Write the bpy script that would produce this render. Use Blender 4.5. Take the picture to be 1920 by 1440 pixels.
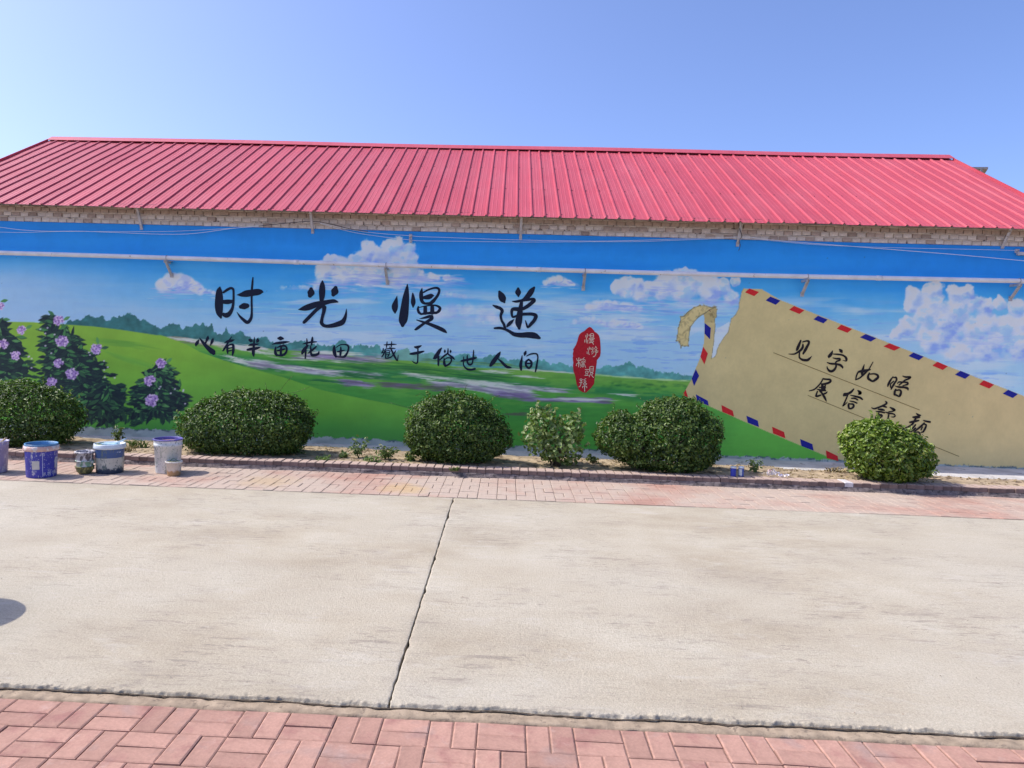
import bpy, bmesh, math, random
import numpy as np
from mathutils import Vector, Matrix

random.seed(7)
RNG = np.random.default_rng(7)
R = math.radians
for o in list(bpy.data.objects):
    bpy.data.objects.remove(o, do_unlink=True)
SC = bpy.context.scene
COL = SC.collection

# ------------------------------------------------------------------ camera
CAM = np.array([0.0, 0.0, 1.6])
FPX = 1331.0                       # focal length in pixels of a 1920 px wide picture
YAW, PITCH, ROLL, PCX, PCY = -0.0361807, 0.0596896, 0.0307418, 902.264, 717.226
_fw = np.array([math.sin(YAW) * math.cos(PITCH), math.cos(YAW) * math.cos(PITCH), -math.sin(PITCH)])
_rt = np.array([math.cos(YAW), -math.sin(YAW), 0.0])
_up = np.cross(_rt, _fw)
_r = math.cos(ROLL) * _rt + math.sin(ROLL) * _up
_u = -math.sin(ROLL) * _rt + math.cos(ROLL) * _up
cd = bpy.data.cameras.new('camera')
cam = bpy.data.objects.new('camera', cd)
COL.objects.link(cam)
cam.matrix_world = Matrix(((_r[0], _u[0], -_fw[0], CAM[0]), (_r[1], _u[1], -_fw[1], CAM[1]),
                           (_r[2], _u[2], -_fw[2], CAM[2]), (0, 0, 0, 1)))
cd.sensor_width = 36.0
cd.lens = FPX / 1920 * 36.0
cd.shift_x = (960 - PCX) / 1920
cd.shift_y = (PCY - 720) / 1920
cd.clip_start = 0.05
cd.clip_end = 3000
SC.camera = cam

# ------------------------------------------------------------------ sky, sun, exposure
SUN_EL, SUN_A = 50.0, 5.0           # elevation; how far the sun stands behind the wall's plane
wd = bpy.data.worlds.new('World')
SC.world = wd
wd.use_nodes = True
nt = wd.node_tree
bg = nt.nodes['Background']
sky = nt.nodes.new('ShaderNodeTexSky')
sky.sky_type = 'NISHITA'
sky.sun_disc = False
sky.sun_elevation = R(SUN_EL)
sun_dir = Vector((-math.cos(R(SUN_A)) * math.cos(R(SUN_EL)), math.sin(R(SUN_A)) * math.cos(R(SUN_EL)), math.sin(R(SUN_EL))))
sky.sun_rotation = math.atan2(sun_dir.x, sun_dir.y)
sky.air_density = 0.7
sky.dust_density = 2.4
sky.ozone_density = 6.0
tint = nt.nodes.new('ShaderNodeMix'); tint.data_type = 'RGBA'; tint.blend_type = 'MULTIPLY'; tint.inputs[0].default_value = 1.0
tint.inputs[7].default_value = (1.0, 0.955, 1.07, 1)
nt.links.new(sky.outputs['Color'], tint.inputs[6]); nt.links.new(tint.outputs[2], bg.inputs['Color'])
bg.inputs['Strength'].default_value = 0.142
sl = bpy.data.lights.new('sun', 'SUN')
sl.energy = 2.5
sl.angle = R(0.53)
sl.color = (1.0, 0.95, 0.88)
so = bpy.data.objects.new('sun', sl)
so.rotation_euler = sun_dir.to_track_quat('Z', 'Y').to_euler()
so.location = (-10, 2, 14)
COL.objects.link(so)
SC.view_settings.view_transform = 'Standard'
SC.view_settings.look = 'None'
SC.view_settings.gamma = 1.0
SC.view_settings.use_curve_mapping = False
SC.view_settings.exposure = 0.92
try:
    SC.cycles.max_bounces = 6
except Exception:
    pass

# ------------------------------------------------------------------ helpers
def ray(x, y):
    return _r * (x - PCX) + _u * (PCY - y) + _fw * FPX
def at(x, y, Y):
    """where the sight line through a picture point meets the upright plane at depth Y"""
    d = ray(x, y); return CAM + d * ((Y - CAM[1]) / d[1])
def on(x, y, Z):
    """where it meets the level plane at height Z"""
    d = ray(x, y); return CAM + d * ((Z - CAM[2]) / d[2])

def tag(o, label=None, cat=None, group=None, kind=None):
    if label: o['label'] = label
    if cat: o['category'] = cat
    if group: o['group'] = group
    if kind: o['kind'] = kind
    return o
def link(name, me, mat=None, parent=None, loc=None):
    o = bpy.data.objects.new(name, me)
    COL.objects.link(o)
    if mat is not None and me is not None and len(me.materials) == 0:
        me.materials.append(mat)
    if loc is not None: o.location = loc
    if parent is not None: o.parent = parent
    return o
def empty(name, loc=(0, 0, 0)):
    o = bpy.data.objects.new(name, None)
    o.empty_display_size = 0.1
    COL.objects.link(o); o.location = loc
    return o
def np_mesh(name, V, F, smooth=False):
    """V (n,3), F (m,k) arrays with one k for all faces"""
    V = np.ascontiguousarray(V, dtype=np.float32); F = np.ascontiguousarray(F, dtype=np.int32)
    me = bpy.data.meshes.new(name)
    m, k = F.shape
    me.vertices.add(len(V)); me.vertices.foreach_set('co', V.ravel())
    me.loops.add(m * k); me.loops.foreach_set('vertex_index', F.ravel())
    me.polygons.add(m)
    me.polygons.foreach_set('loop_start', np.arange(0, m * k, k, dtype=np.int32))
    me.polygons.foreach_set('loop_total', np.full(m, k, dtype=np.int32))
    if smooth: me.polygons.foreach_set('use_smooth', np.ones(m, dtype=bool))
    me.update(calc_edges=True); me.validate()
    return me
def py_mesh(name, V, F, smooth=False):
    me = bpy.data.meshes.new(name)
    me.from_pydata([tuple(v) for v in V], [], F)
    if smooth:
        for p in me.polygons: p.use_smooth = True
    me.update()
    return me
class MB:
    """collects simple shapes into ONE mesh"""
    def __init__(s): s.v = []; s.f = []; s.sm = []
    def add(s, V, F, smooth=False):
        b = len(s.v); s.v += [tuple(v) for v in V]; s.f += [tuple(i + b for i in f) for f in F]; s.sm += [smooth] * len(F)
        return s
    def box(s, a, b, M=None):
        x0, y0, z0 = a; x1, y1, z1 = b
        V = [(x0, y0, z0), (x1, y0, z0), (x1, y1, z0), (x0, y1, z0), (x0, y0, z1), (x1, y0, z1), (x1, y1, z1), (x0, y1, z1)]
        if M is not None: V = [M @ Vector(v) for v in V]
        return s.add(V, [(3, 2, 1, 0), (4, 5, 6, 7), (0, 1, 5, 4), (1, 2, 6, 5), (2, 3, 7, 6), (3, 0, 4, 7)])
    def bar(s, p, q, w, h, up=(0, 0, 1)):
        p = Vector(p); q = Vector(q); d = (q - p); L = d.length; d.normalize()
        up = Vector(up); x = d.cross(up)
        if x.length < 1e-4: x = d.cross(Vector((1, 0, 0)))
        x.normalize(); z = x.cross(d)
        M = Matrix(((x.x, d.x, z.x, p.x), (x.y, d.y, z.y, p.y), (x.z, d.z, z.z, p.z), (0, 0, 0, 1)))
        return s.box((-w / 2, 0, -h / 2), (w / 2, L, h / 2), M)
    def tube(s, pts, r, n=8, cap=True):
        pts = [Vector(p) for p in pts]; rs = r if isinstance(r, (list, tuple)) else [r] * len(pts)
        V = []; F = []; prev = None
        for i, p in enumerate(pts):
            d = (pts[min(i + 1, len(pts) - 1)] - pts[max(i - 1, 0)]).normalized()
            x = d.cross(Vector((0, 0, 1))) if prev is None else prev - d * prev.dot(d)
            if x.length < 1e-4: x = d.cross(Vector((1, 0, 0)))
            x.normalize(); prev = x; y = d.cross(x)
            for k in range(n):
                a = 2 * math.pi * k / n
                V.append(p + (x * math.cos(a) + y * math.sin(a)) * rs[i])
        for i in range(len(pts) - 1):
            for k in range(n):
                F.append((i * n + k, i * n + (k + 1) % n, (i + 1) * n + (k + 1) % n, (i + 1) * n + k))
        if cap:
            F.append(tuple(reversed(range(n)))); F.append(tuple((len(pts) - 1) * n + k for k in range(n)))
        return s.add(V, F, True)
    def lathe(s, prof, n=28, c=(0, 0, 0), cap0=True, cap1=True, jit=0.0):
        V = []; F = []; m = len(prof)
        for (r, z) in prof:
            for k in range(n):
                a = 2 * math.pi * k / n; rr = r * (1 + jit * random.uniform(-1, 1))
                V.append((c[0] + rr * math.cos(a), c[1] + rr * math.sin(a), c[2] + z + jit * 0.1 * random.uniform(-1, 1)))
        for i in range(m - 1):
            for k in range(n):
                F.append((i * n + k, i * n + (k + 1) % n, (i + 1) * n + (k + 1) % n, (i + 1) * n + k))
        if cap0: F.append(tuple(reversed(range(n))))
        if cap1: F.append(tuple((m - 1) * n + k for k in range(n)))
        return s.add(V, F, True)
    def mesh(s, name):
        me = py_mesh(name, s.v, s.f)
        for p, q in zip(me.polygons, s.sm): p.use_smooth = q
        return me
    def build(s, name, mat, parent=None, loc=None):
        return link(name, s.mesh(name), mat, parent, loc)

# ---- numpy value noise
def _hash(ix, iy, seed):
    h = (ix.astype(np.int64) * 374761393 + iy.astype(np.int64) * 668265263 + seed * 974634777) & 0xFFFFFFFF
    h = ((h ^ (h >> 13)) * 1274126177) & 0xFFFFFFFF
    return ((h ^ (h >> 16)) & 0xFFFF) / 65535.0
def vnoise(x, y, seed=0):
    x = np.asarray(x, dtype=np.float64); y = np.asarray(y, dtype=np.float64)
    ix = np.floor(x); iy = np.floor(y); fx = x - ix; fy = y - iy
    fx = fx * fx * (3 - 2 * fx); fy = fy * fy * (3 - 2 * fy)
    a = _hash(ix, iy, seed); b = _hash(ix + 1, iy, seed); c = _hash(ix, iy + 1, seed); d = _hash(ix + 1, iy + 1, seed)
    return (a * (1 - fx) + b * fx) * (1 - fy) + (c * (1 - fx) + d * fx) * fy
def fbm(x, y, seed=0, oct=4):
    t = 0; a = 0.5; s = 0
    for i in range(oct):
        t = t + a * vnoise(x * 2 ** i, y * 2 ** i, seed + 17 * i); s += a; a *= 0.5
    return t / s
def sstep(a, b, x):
    t = np.clip((x - a) / (b - a), 0, 1); return t * t * (3 - 2 * t)
def lin(c):
    c = np.asarray(c, dtype=np.float64) / 255.0
    return np.where(c <= 0.04045, c / 12.92, ((c + 0.055) / 1.055) ** 2.4)

# ------------------------------------------------------------------ materials
def new_mat(name):
    m = bpy.data.materials.new(name); m.use_nodes = True
    return m, m.node_tree, m.node_tree.nodes['Principled BSDF']
def N(t, kind, **kw):
    n = t.nodes.new(kind)
    for k, v in kw.items():
        if k in n.inputs: n.inputs[k].default_value = v
        else: setattr(n, k, v)
    return n
def noise(t, scale, detail=4, rough=0.55, coord='Object', stretch=None, dist=0.0):
    tc = N(t, 'ShaderNodeTexCoord'); src = tc.outputs[coord]
    if stretch:
        mp = N(t, 'ShaderNodeMapping'); mp.inputs['Scale'].default_value = stretch
        t.links.new(src, mp.inputs['Vector']); src = mp.outputs['Vector']
    n = N(t, 'ShaderNodeTexNoise', Scale=scale, Detail=detail, Roughness=rough, Distortion=dist)
    t.links.new(src, n.inputs['Vector'])
    return n.outputs['Fac']
def ramp(t, fac, stops):
    r = N(t, 'ShaderNodeValToRGB'); e = r.color_ramp.elements
    while len(e) < len(stops): e.new(0.5)
    for i, (p, c) in enumerate(stops):
        e[i].position = p; e[i].color = (c[0], c[1], c[2], 1) if not np.isscalar(c) else (c, c, c, 1)
    t.links.new(fac, r.inputs['Fac'])
    return r.outputs['Color']
def mix(t, fac, a, b, mode='MIX'):
    m = N(t, 'ShaderNodeMix', data_type='RGBA', blend_type=mode)
    for key, v in ((0, fac), (6, a), (7, b)):
        if hasattr(v, 'is_output') or hasattr(v, 'links'): t.links.new(v, m.inputs[key])
        elif key == 0: m.inputs[0].default_value = v
        else: m.inputs[key].default_value = (v[0], v[1], v[2], 1)
    return m.outputs[2]
def bump(t, bsdf, fac, strength=0.3, dist=0.01):
    b = N(t, 'ShaderNodeBump'); b.inputs['Strength'].default_value = strength; b.inputs['Distance'].default_value = dist
    t.links.new(fac, b.inputs['Height']); t.links.new(b.outputs['Normal'], bsdf.inputs['Normal'])
def simple(name, col, rough=0.6, metal=0.0, var=0.25, scale=8, spec=0.4, dirt=None, dirt_scale=14, dirt_lo=0.58, bumpy=0.0):
    m, t, b = new_mat(name)
    c = np.array(col)
    out = ramp(t, noise(t, scale), [(0.3, tuple(c * (1 - var))), (0.7, tuple(np.minimum(c * (1 + var), 0.95)))])
    if dirt is not None:
        f = ramp(t, noise(t, dirt_scale, 5, 0.65), [(dirt_lo, 0.0), (dirt_lo + 0.05, 1.0)])
        out = mix(t, f, out, dirt)
    t.links.new(out, b.inputs['Base Color'])
    b.inputs['Roughness'].default_value = rough; b.inputs['Metallic'].default_value = metal
    b.inputs['Specular IOR Level'].default_value = spec
    if bumpy: bump(t, b, noise(t, scale * 6, 5), bumpy, 0.004)
    return m

# ------------------------------------------------------------------ ground surfaces
ROAD_N, ROAD_F = 3.0, 7.08          # concrete road, near and far edge
PAV_N = 2.925                       # near pavement starts here
KERB_Y = 8.21                       # front face of the planter kerb
WALL_Y = 10.0                       # painted face of the building
XL, XR = -60.0, 60.0

def concrete_mat():
    m, t, b = new_mat('concrete')
    c = lambda r, g, b: (r * 0.94, g * 0.925, b * 0.825)
    base = ramp(t, noise(t, 1.3, 7, 0.62, stretch=(0.8, 1.15, 1)), [(0.32, c(0.385, 0.33, 0.26)), (0.5, c(0.455, 0.40, 0.325)), (0.66, c(0.51, 0.465, 0.395))])
    bl = ramp(t, noise(t, 0.5, 5, 0.55, stretch=(0.7, 1.2, 1)), [(0.42, 0.0), (0.66, 0.8)])
    base = mix(t, bl, base, c(0.49, 0.45, 0.39))
    for (sc, lo_, hi_, al) in ((48, 0.75, 1.18, 0.45), (120, 0.55, 1.38, 0.5), (300, 0.6, 1.35, 0.5)):
        g = ramp(t, noise(t, sc, 3, 0.7), [(0.28, lo_), (0.5, 1.0), (0.74, hi_)])
        base = mix(t, al, base, mix(t, 1.0, base, g, 'MULTIPLY'))
    # scuffs in loose groups: thin dark hairlines, paler scraped patches
    grp = ramp(t, noise(t, 1.1, 5, 0.65), [(0.45, 0.08), (0.58, 1.0)])
    for (sc, st, lo, hi, al, col) in ((9.0, (0.4, 2.4, 1), 0.55, 0.61, 0.6, (0.22, 0.185, 0.15)), (20.0, (0.45, 2.0, 1), 0.56, 0.61, 0.6, (0.20, 0.17, 0.14)), (3.0, (0.7, 1.4, 1), 0.52, 0.66, 0.5, (0.32, 0.275, 0.215))):
        f = ramp(t, noise(t, sc, 8, 0.75, stretch=st, dist=0.8), [(lo, 0.0), (hi, al)])
        base = mix(t, mix(t, 1.0, f, grp, 'MULTIPLY'), base, col)
    for (sc, st, lo, hi, al, col) in ((2.6, (0.7, 1.5, 1), 0.56, 0.72, 0.5, (0.52, 0.48, 0.40)), (7.0, (0.5, 1.8, 1), 0.62, 0.70, 0.4, (0.54, 0.50, 0.42))):
        f = ramp(t, noise(t, sc, 8, 0.72, stretch=st, dist=0.5), [(lo, 0.0), (hi, al)])
        base = mix(t, f, base, col)
    pit = ramp(t, noise(t, 38, 4, 0.75), [(0.66, 0.0), (0.70, 0.6)])
    base = mix(t, pit, base, (0.19, 0.16, 0.13))
    t.links.new(base, b.inputs['Base Color'])
    b.inputs['Roughness'].default_value = 0.9
    b.inputs['Specular IOR Level'].default_value = 0.25
    bump(t, b, noise(t, 60, 7, 0.75), 0.75, 0.008)
    return m
M_CONC = concrete_mat()
M_SOIL = simple('dry_soil', (0.37, 0.285, 0.185), 0.95, var=0.35, scale=5, spec=0.1, dirt=(0.14, 0.10, 0.065), dirt_scale=9, dirt_lo=0.55, bumpy=0.9)
M_EARTH = simple('bare_earth', (0.24, 0.19, 0.13), 0.95, var=0.3, scale=0.6, spec=0.1)
M_MORTAR = simple('mortar', (0.33, 0.255, 0.175), 0.95, var=0.25, scale=20, spec=0.1, dirt=(0.22, 0.17, 0.12), dirt_scale=30, bumpy=0.8)
M_MORTAR_D = simple('dark_mortar', (0.20, 0.165, 0.15), 0.95, var=0.35, scale=16, spec=0.1, dirt=(0.10, 0.085, 0.08), dirt_scale=24, dirt_lo=0.52, bumpy=0.9)
M_SAND = simple('joint_sand', (0.25, 0.16, 0.12), 0.95, var=0.3, scale=40, spec=0.1)

def brick_mat(name, col, var, pale=None, grain=60, stain=None, sunlit_top=None, blot=False):
    """colour changes from brick to brick; grain and blotches within a brick"""
    m, t, b = new_mat(name)
    oi = N(t, 'ShaderNodeObjectInfo'); c = np.array(col)
    base = ramp(t, oi.outputs['Random'], [(0.0, tuple(c * (1 - var))), (0.25, tuple(c * (1 - var * 0.15))), (0.6, tuple(c * (1 + var * 0.25))), (1.0, tuple(c * (1 + var)))])
    bl = ramp(t, noise(t, 5.0, 5, 0.6, coord='Object'), [(0.3, 0.78), (0.6, 1.06)])
    base = mix(t, 1.0, base, bl, 'MULTIPLY')
    if pale is not None:
        geo = N(t, 'ShaderNodeNewGeometry')
        n = N(t, 'ShaderNodeTexNoise', Scale=0.9, Detail=5, Roughness=0.6); t.links.new(geo.outputs['Position'], n.inputs['Vector'])
        f = ramp(t, n.outputs['Fac'], [(0.34, 0.0), (0.54, 0.9)])
        base = mix(t, f, base, pale)
    if stain is not None:
        geo2 = N(t, 'ShaderNodeNewGeometry')
        for (sx, sy, sr, sc_) in stain:
            vm = N(t, 'ShaderNodeVectorMath', operation='DISTANCE'); t.links.new(geo2.outputs['Position'], vm.inputs[0]); vm.inputs[1].default_value = (sx, sy, 0)
            n2 = N(t, 'ShaderNodeTexNoise', Scale=6, Detail=4); t.links.new(geo2.outputs['Position'], n2.inputs['Vector'])
            ma = N(t, 'ShaderNodeMath', operation='MULTIPLY_ADD'); t.links.new(n2.outputs['Fac'], ma.inputs[0]); ma.inputs[1].default_value = sr * 1.1
            t.links.new(vm.outputs['Value'], ma.inputs[2])
            base = mix(t, ramp(t, ma.outputs[0], [(max(sr * 0.9, 0.01), 0.45), (min(sr * 1.5, 0.99), 0.0)]), base, sc_)
    if blot:                            # damp red patches and grey rubs on single bricks
        ge = N(t, 'ShaderNodeNewGeometry'); n2 = N(t, 'ShaderNodeTexNoise', Scale=7, Detail=5, Roughness=0.6); t.links.new(ge.outputs['Position'], n2.inputs['Vector'])
        base = mix(t, ramp(t, n2.outputs['Fac'], [(0.54, 0.0), (0.70, 0.75)]), base, (0.30, 0.145, 0.12))
        n3 = N(t, 'ShaderNodeTexNoise', Scale=4.3, Detail=4); t.links.new(ge.outputs['Position'], n3.inputs['Vector'])
        base = mix(t, ramp(t, n3.outputs['Fac'], [(0.60, 0.0), (0.72, 0.6)]), base, (0.30, 0.225, 0.195))
        n4 = N(t, 'ShaderNodeTexNoise', Scale=11, Detail=6, Roughness=0.7); t.links.new(ge.outputs['Position'], n4.inputs['Vector'])
        base = mix(t, ramp(t, n4.outputs['Fac'], [(0.58, 0.0), (0.72, 0.5)]), base, (0.48, 0.33, 0.27))
    if sunlit_top is not None:                # upward faces paler than the sides: sunlit tops put into the colour
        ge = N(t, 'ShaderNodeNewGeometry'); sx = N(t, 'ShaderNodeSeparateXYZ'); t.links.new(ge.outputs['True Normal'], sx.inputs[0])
        base = mix(t, ramp(t, sx.outputs['Z'], [(0.55, 0.0), (0.9, 1.0)]), base, sunlit_top)
    g = ramp(t, noise(t, grain, 4, 0.7), [(0.25, 0.82), (0.75, 1.14)])
    base = mix(t, 1.0, base, g, 'MULTIPLY')
    t.links.new(base, b.inputs['Base Color'])
    b.inputs['Roughness'].default_value = 0.9; b.inputs['Specular IOR Level'].default_value = 0.2
    bump(t, b, noise(t, grain * 1.4, 5, 0.7), 0.3, 0.004)
    return m
M_PAVE = brick_mat('paver_pink', (0.415, 0.24, 0.178), 0.13, blot=True)
M_PAVE2 = brick_mat('paver_faded', (0.43, 0.255, 0.19), 0.10, pale=(0.45, 0.365, 0.285),
                    stain=[(-1.05, 7.45, 0.34, (0.50, 0.33, 0.11)), (-2.55, 7.55, 0.4, (0.44, 0.31, 0.15))])
M_KERB = brick_mat('kerb_brick', (0.19, 0.135, 0.115), 0.25, sunlit_top=(0.45, 0.335, 0.265))  # dark sides and pale tops: shade and sun put into the brick colour
M_WBRICK = brick_mat('whitewashed_brick', (0.68, 0.615, 0.52), 0.14, grain=40)
M_WBRICK_B = brick_mat('bare_shaded_brick', (0.46, 0.375, 0.305), 0.28, grain=40)  # bare brick; the top two courses use it throughout, eave shade in the colour

def chamfer_brick(name, lx, ly, h, c=0.006, d=None):
    """brick with its middle on the ground, chamfered upper edges"""
    x, y = lx / 2, ly / 2; d = c if d is None else d
    V = [(-x, -y, 0), (x, -y, 0), (x, y, 0), (-x, y, 0), (-x, -y, h - d), (x, -y, h - d), (x, y, h - d), (-x, y, h - d),
         (-x + c, -y + c, h), (x - c, -y + c, h), (x - c, y - c, h), (-x + c, y - c, h)]
    F = [(3, 2, 1, 0)] + [(i, (i + 1) % 4, 4 + (i + 1) % 4, 4 + i) for i in range(4)] + [(4 + i, 4 + (i + 1) % 4, 8 + (i + 1) % 4, 8 + i) for i in range(4)] + [(8, 9, 10, 11)]
    return V, F

# the land out to the horizon
gm = py_mesh('ground', [(-700, -500, -0.09), (700, -500, -0.09), (700, 900, -0.09), (-700, 900, -0.09)], [(0, 1, 2, 3)])
tag(link('ground', gm, M_EARTH), kind='structure')

# ---- concrete road: two slabs that meet at a ragged joint
jn, jf = on(730, 1316, 0)[0], on(849, 937, 0)[0]
def joint_x(y): return jn + (jf - jn) * (y - ROAD_N) / (ROAD_F - ROAD_N)
road = empty('road'); tag(road, kind='structure')
def slab(side):
    u = np.concatenate([np.linspace(0, 0.05, 8)[:-1], np.linspace(0.05, 3.0, 560), 3.0 + np.geomspace(0.01, 57, 40)])      # metres from the joint
    v = np.concatenate([np.linspace(0, 0.0055, 10), np.linspace(0.007, 0.02, 8), np.linspace(0.027, 0.06, 6), np.linspace(0.075, 1, 110)])
    v = np.unique(np.clip(v, 0, 1))
    U, Vv = np.meshgrid(u, v)
    y0 = ROAD_N + Vv * (ROAD_F - ROAD_N)
    jx = joint_x(y0)
    rag = 0.0026 + 0.0035 * (vnoise(y0 * 22, y0 * 0 + side * 9, 3) - 0.3) + 0.004 * (vnoise(y0 * 60, y0 * 0 + side * 4, 6) - 0.4) + 0.012 * sstep(0.7, 0.95, vnoise(y0 * 7.5, y0 * 0 + side * 5, 8)) * (0.25 if side < 0 else 1.0)
    X = jx + side * (U + rag * np.exp(-U / 0.05))
    # crumbling near edge
    ed = (fbm(X * 4, X * 0 + 1.5, 21, 4) - 0.5) * 0.05 + (vnoise(X * 38, X * 0, 22) - 0.5) * 0.012
    dist = y0 - ROAD_N
    Y = y0 + ed * np.exp(-dist / 0.04)
    Z = (fbm(X * 0.8, Y * 0.8, 31, 3) - 0.5) * 0.006
    wd_ = 0.004 + 0.016 * fbm(X * 9, X * 0 + 3.3, 45, 3)
    drop = 1 - sstep(-0.002, 1.0, dist / wd_)
    rough = (fbm(X * 85, Y * 110, 41, 2) - 0.5) * 0.012 + (vnoise(X * 34, Y * 50, 42) - 0.5) * 0.009
    Z = Z - drop * 0.019 + rough * np.exp(-(dist / 0.022) ** 2)
    chip = sstep(0.62, 0.72, vnoise(X * 20, Y * 34, 44)) * np.exp(-(dist / 0.035) ** 2)
    Z = Z - chip * 0.005
    nj = np.exp(-U / 0.012)
    Z = Z - nj * 0.006 * vnoise(X * 80, Y * 60, 43)
    nv, nu = X.shape
    top = np.stack([X, Y, Z], -1).reshape(-1, 3)
    idx = np.arange(nv * nu).reshape(nv, nu)
    q = np.stack([idx[:-1, :-1], idx[:-1, 1:], idx[1:, 1:], idx[1:, :-1]], -1).reshape(-1, 4)
    if side < 0: q = q[:, ::-1]
    # skirts down the near edge, the joint and the far edge
    def skirt(line, flip):
        b = len(skirt.V)
        lo = top[line] * 1.0; lo[:, 2] = -0.085
        k = len(line)
        skirt.V = np.concatenate([skirt.V, lo]); a = np.arange(k - 1)
        f = np.stack([line[a], line[a + 1], b + a + 1, b + a], -1)
        return f[:, ::-1] if flip else f
    skirt.V = top
    f1 = skirt(idx[0, :], side > 0); f2 = skirt(idx[:, 0], side < 0); f3 = skirt(idx[-1, :], side < 0)
    me = np_mesh('slab', skirt.V, np.concatenate([q, f1, f2, f3]), smooth=False)
    sm = np.ones(len(me.polygons), dtype=bool); sm[len(q):] = False
    me.polygons.foreach_set('use_smooth', sm)
    return link('slab', me, M_CONC, road)
slab(-1); slab(1)
MB().box((XL, ROAD_N - 0.1, -0.085), (XR, ROAD_F + 0.02, -0.03)).build('joint_fill', simple('joint_dirt', (0.10, 0.08, 0.06), 0.95), road)

# ---- basket-weave pavers
def basket(x0, y0, nx, ny, y_sign, flip):
    """middles of pairs of bricks: x, y, turned"""
    out = []
    for j in range(ny):
        for i in range(nx[0], nx[1]):
            cx = x0 + (i + 0.5) * 0.2; cy = y0 + y_sign * (j + 0.5) * 0.2
            if (i + j + flip) % 2 == 0:
                out += [(cx, cy - 0.05, 0), (cx, cy + 0.05, 0)]
            else:
                out += [(cx - 0.05, cy, 1), (cx + 0.05, cy, 1)]
    return out
def lay(parent, spots, z, mat, seen, h=0.06, rest_name='paver_field'):
    V, F = chamfer_brick('p', 0.196, 0.096, h, 0.006, 0.0035)
    me = py_mesh('paver', V, F); me.materials.append(mat)
    Va = np.array(V); rest = []
    for (x, y, t) in spots:
        dz = random.gauss(0, 0.0016); rz = random.gauss(0, 0.009); tx, ty = random.gauss(0, 0.006), random.gauss(0, 0.006)
        if (x, y, t) in seen:
            o = bpy.data.objects.new('paver', me); COL.objects.link(o); o.parent = parent
            o.location = (x, y, z - h + dz); o.rotation_euler = (tx, ty, (math.pi / 2 if t else 0) + rz)
        else:
            a = Va if not t else np.stack([-Va[:, 1], Va[:, 0], Va[:, 2]], -1)
            rest.append(a + np.array([x, y, z - h + dz]))
    if rest:
        n = len(Va); b = MB()
        VV = np.concatenate(rest); FF = []
        for k in range(len(rest)): FF += [tuple(i + k * n for i in f) for f in F]
        o = link(rest_name, py_mesh(rest_name, VV, FF), mat, parent); o['kind'] = 'stuff'
def nearest(spots, n, ok):
    s = [p for p in spots if ok(p)]
    s.sort(key=lambda p: p[0] ** 2 + p[1] ** 2)
    return set(s[:n])
pav = empty('pavement'); tag(pav, kind='structure')
MB().box((XL, -30, -0.085), (XR, ROAD_N - 0.045, -0.0255)).build('bedding', M_SAND, pav)
PZ = -0.018
px0 = on(725, 1332, PZ)[0]
sp = basket(px0, PAV_N - 0.003, (-30, 30), 10, -1, 0)
lay(pav, sp, PZ, M_PAVE, nearest(sp, 290, lambda p: p[1] > 1.9 and abs(p[0]) < 2.75))
# rough mortar fillet between pavers and road
fx = np.concatenate([[-60], np.linspace(-3.2, 3.2, 640), [60]]); prof = [(-0.004, -0.03), (0.0, -0.017), (0.02, -0.0145), (0.05, -0.016), (0.10, -0.022)]
V = []
for k, (dy, z) in enumerate(prof):
    yy = PAV_N + dy + (vnoise(fx * 16, fx * 0 + k, 51) - 0.5) * 0.016 * (k > 0)
    zz = z + (vnoise(fx * 30, fx * 0 + k * 7, 52) - 0.5) * 0.008 * (k not in (0, 4))
    V.append(np.stack([fx, yy, zz], -1))
V = np.array(V); n = len(fx); idx = np.arange(5 * n).reshape(5, n)
link('mortar_strip', np_mesh('mortar_strip', V.reshape(-1, 3), np.stack([idx[:-1, :-1], idx[:-1, 1:], idx[1:, 1:], idx[1:, :-1]], -1).reshape(-1, 4), True), M_MORTAR, pav)

sx2 = np.linspace(-3.3, 3.3, 900)  # dark strip painting in the shadow line along the slab's near edge
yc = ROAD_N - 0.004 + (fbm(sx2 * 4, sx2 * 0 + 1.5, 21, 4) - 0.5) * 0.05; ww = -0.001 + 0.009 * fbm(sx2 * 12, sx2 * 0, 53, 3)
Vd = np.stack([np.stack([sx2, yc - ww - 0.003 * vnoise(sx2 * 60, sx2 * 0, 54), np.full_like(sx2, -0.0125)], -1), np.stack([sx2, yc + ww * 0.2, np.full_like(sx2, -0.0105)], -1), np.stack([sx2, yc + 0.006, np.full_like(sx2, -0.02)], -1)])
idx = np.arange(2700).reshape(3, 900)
link('shade_seam', np_mesh('shade_seam', Vd.reshape(-1, 3), np.stack([idx[:-1, :-1], idx[:-1, 1:], idx[1:, 1:], idx[1:, :-1]], -1).reshape(-1, 4)), simple('seam_shade', (0.085, 0.066, 0.048), 0.95, var=0.5, scale=60, spec=0.1), pav)

walk = empty('sidewalk'); tag(walk, kind='structure')
MB().box((XL, ROAD_F + 0.022, -0.085), (XR, KERB_Y + 0.02, -0.028)).build('bedding', M_SAND, walk)
wx0 = on(857, 935, 0)[0]
sw = basket(wx0, ROAD_F + 0.028, (-42, 40), 6, 1, 1)
sw = [p for p in sw if p[1] < KERB_Y + 0.07]
lay(walk, sw, 0.0, M_PAVE2, nearest(sw, 298, lambda p: -5.6 < p[0] < 5.5))
for side in (-1, 1):      # beyond the picture the paving goes on as a plain sheet
    x0, x1 = sorted((wx0 + side * (8.4 if side < 0 else 8.0), side * 60.0))
    MB().box((x0, ROAD_F + 0.03, -0.03), (x1, KERB_Y, -0.002)).build('paving_sheet', M_PAVE2, walk)

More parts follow.
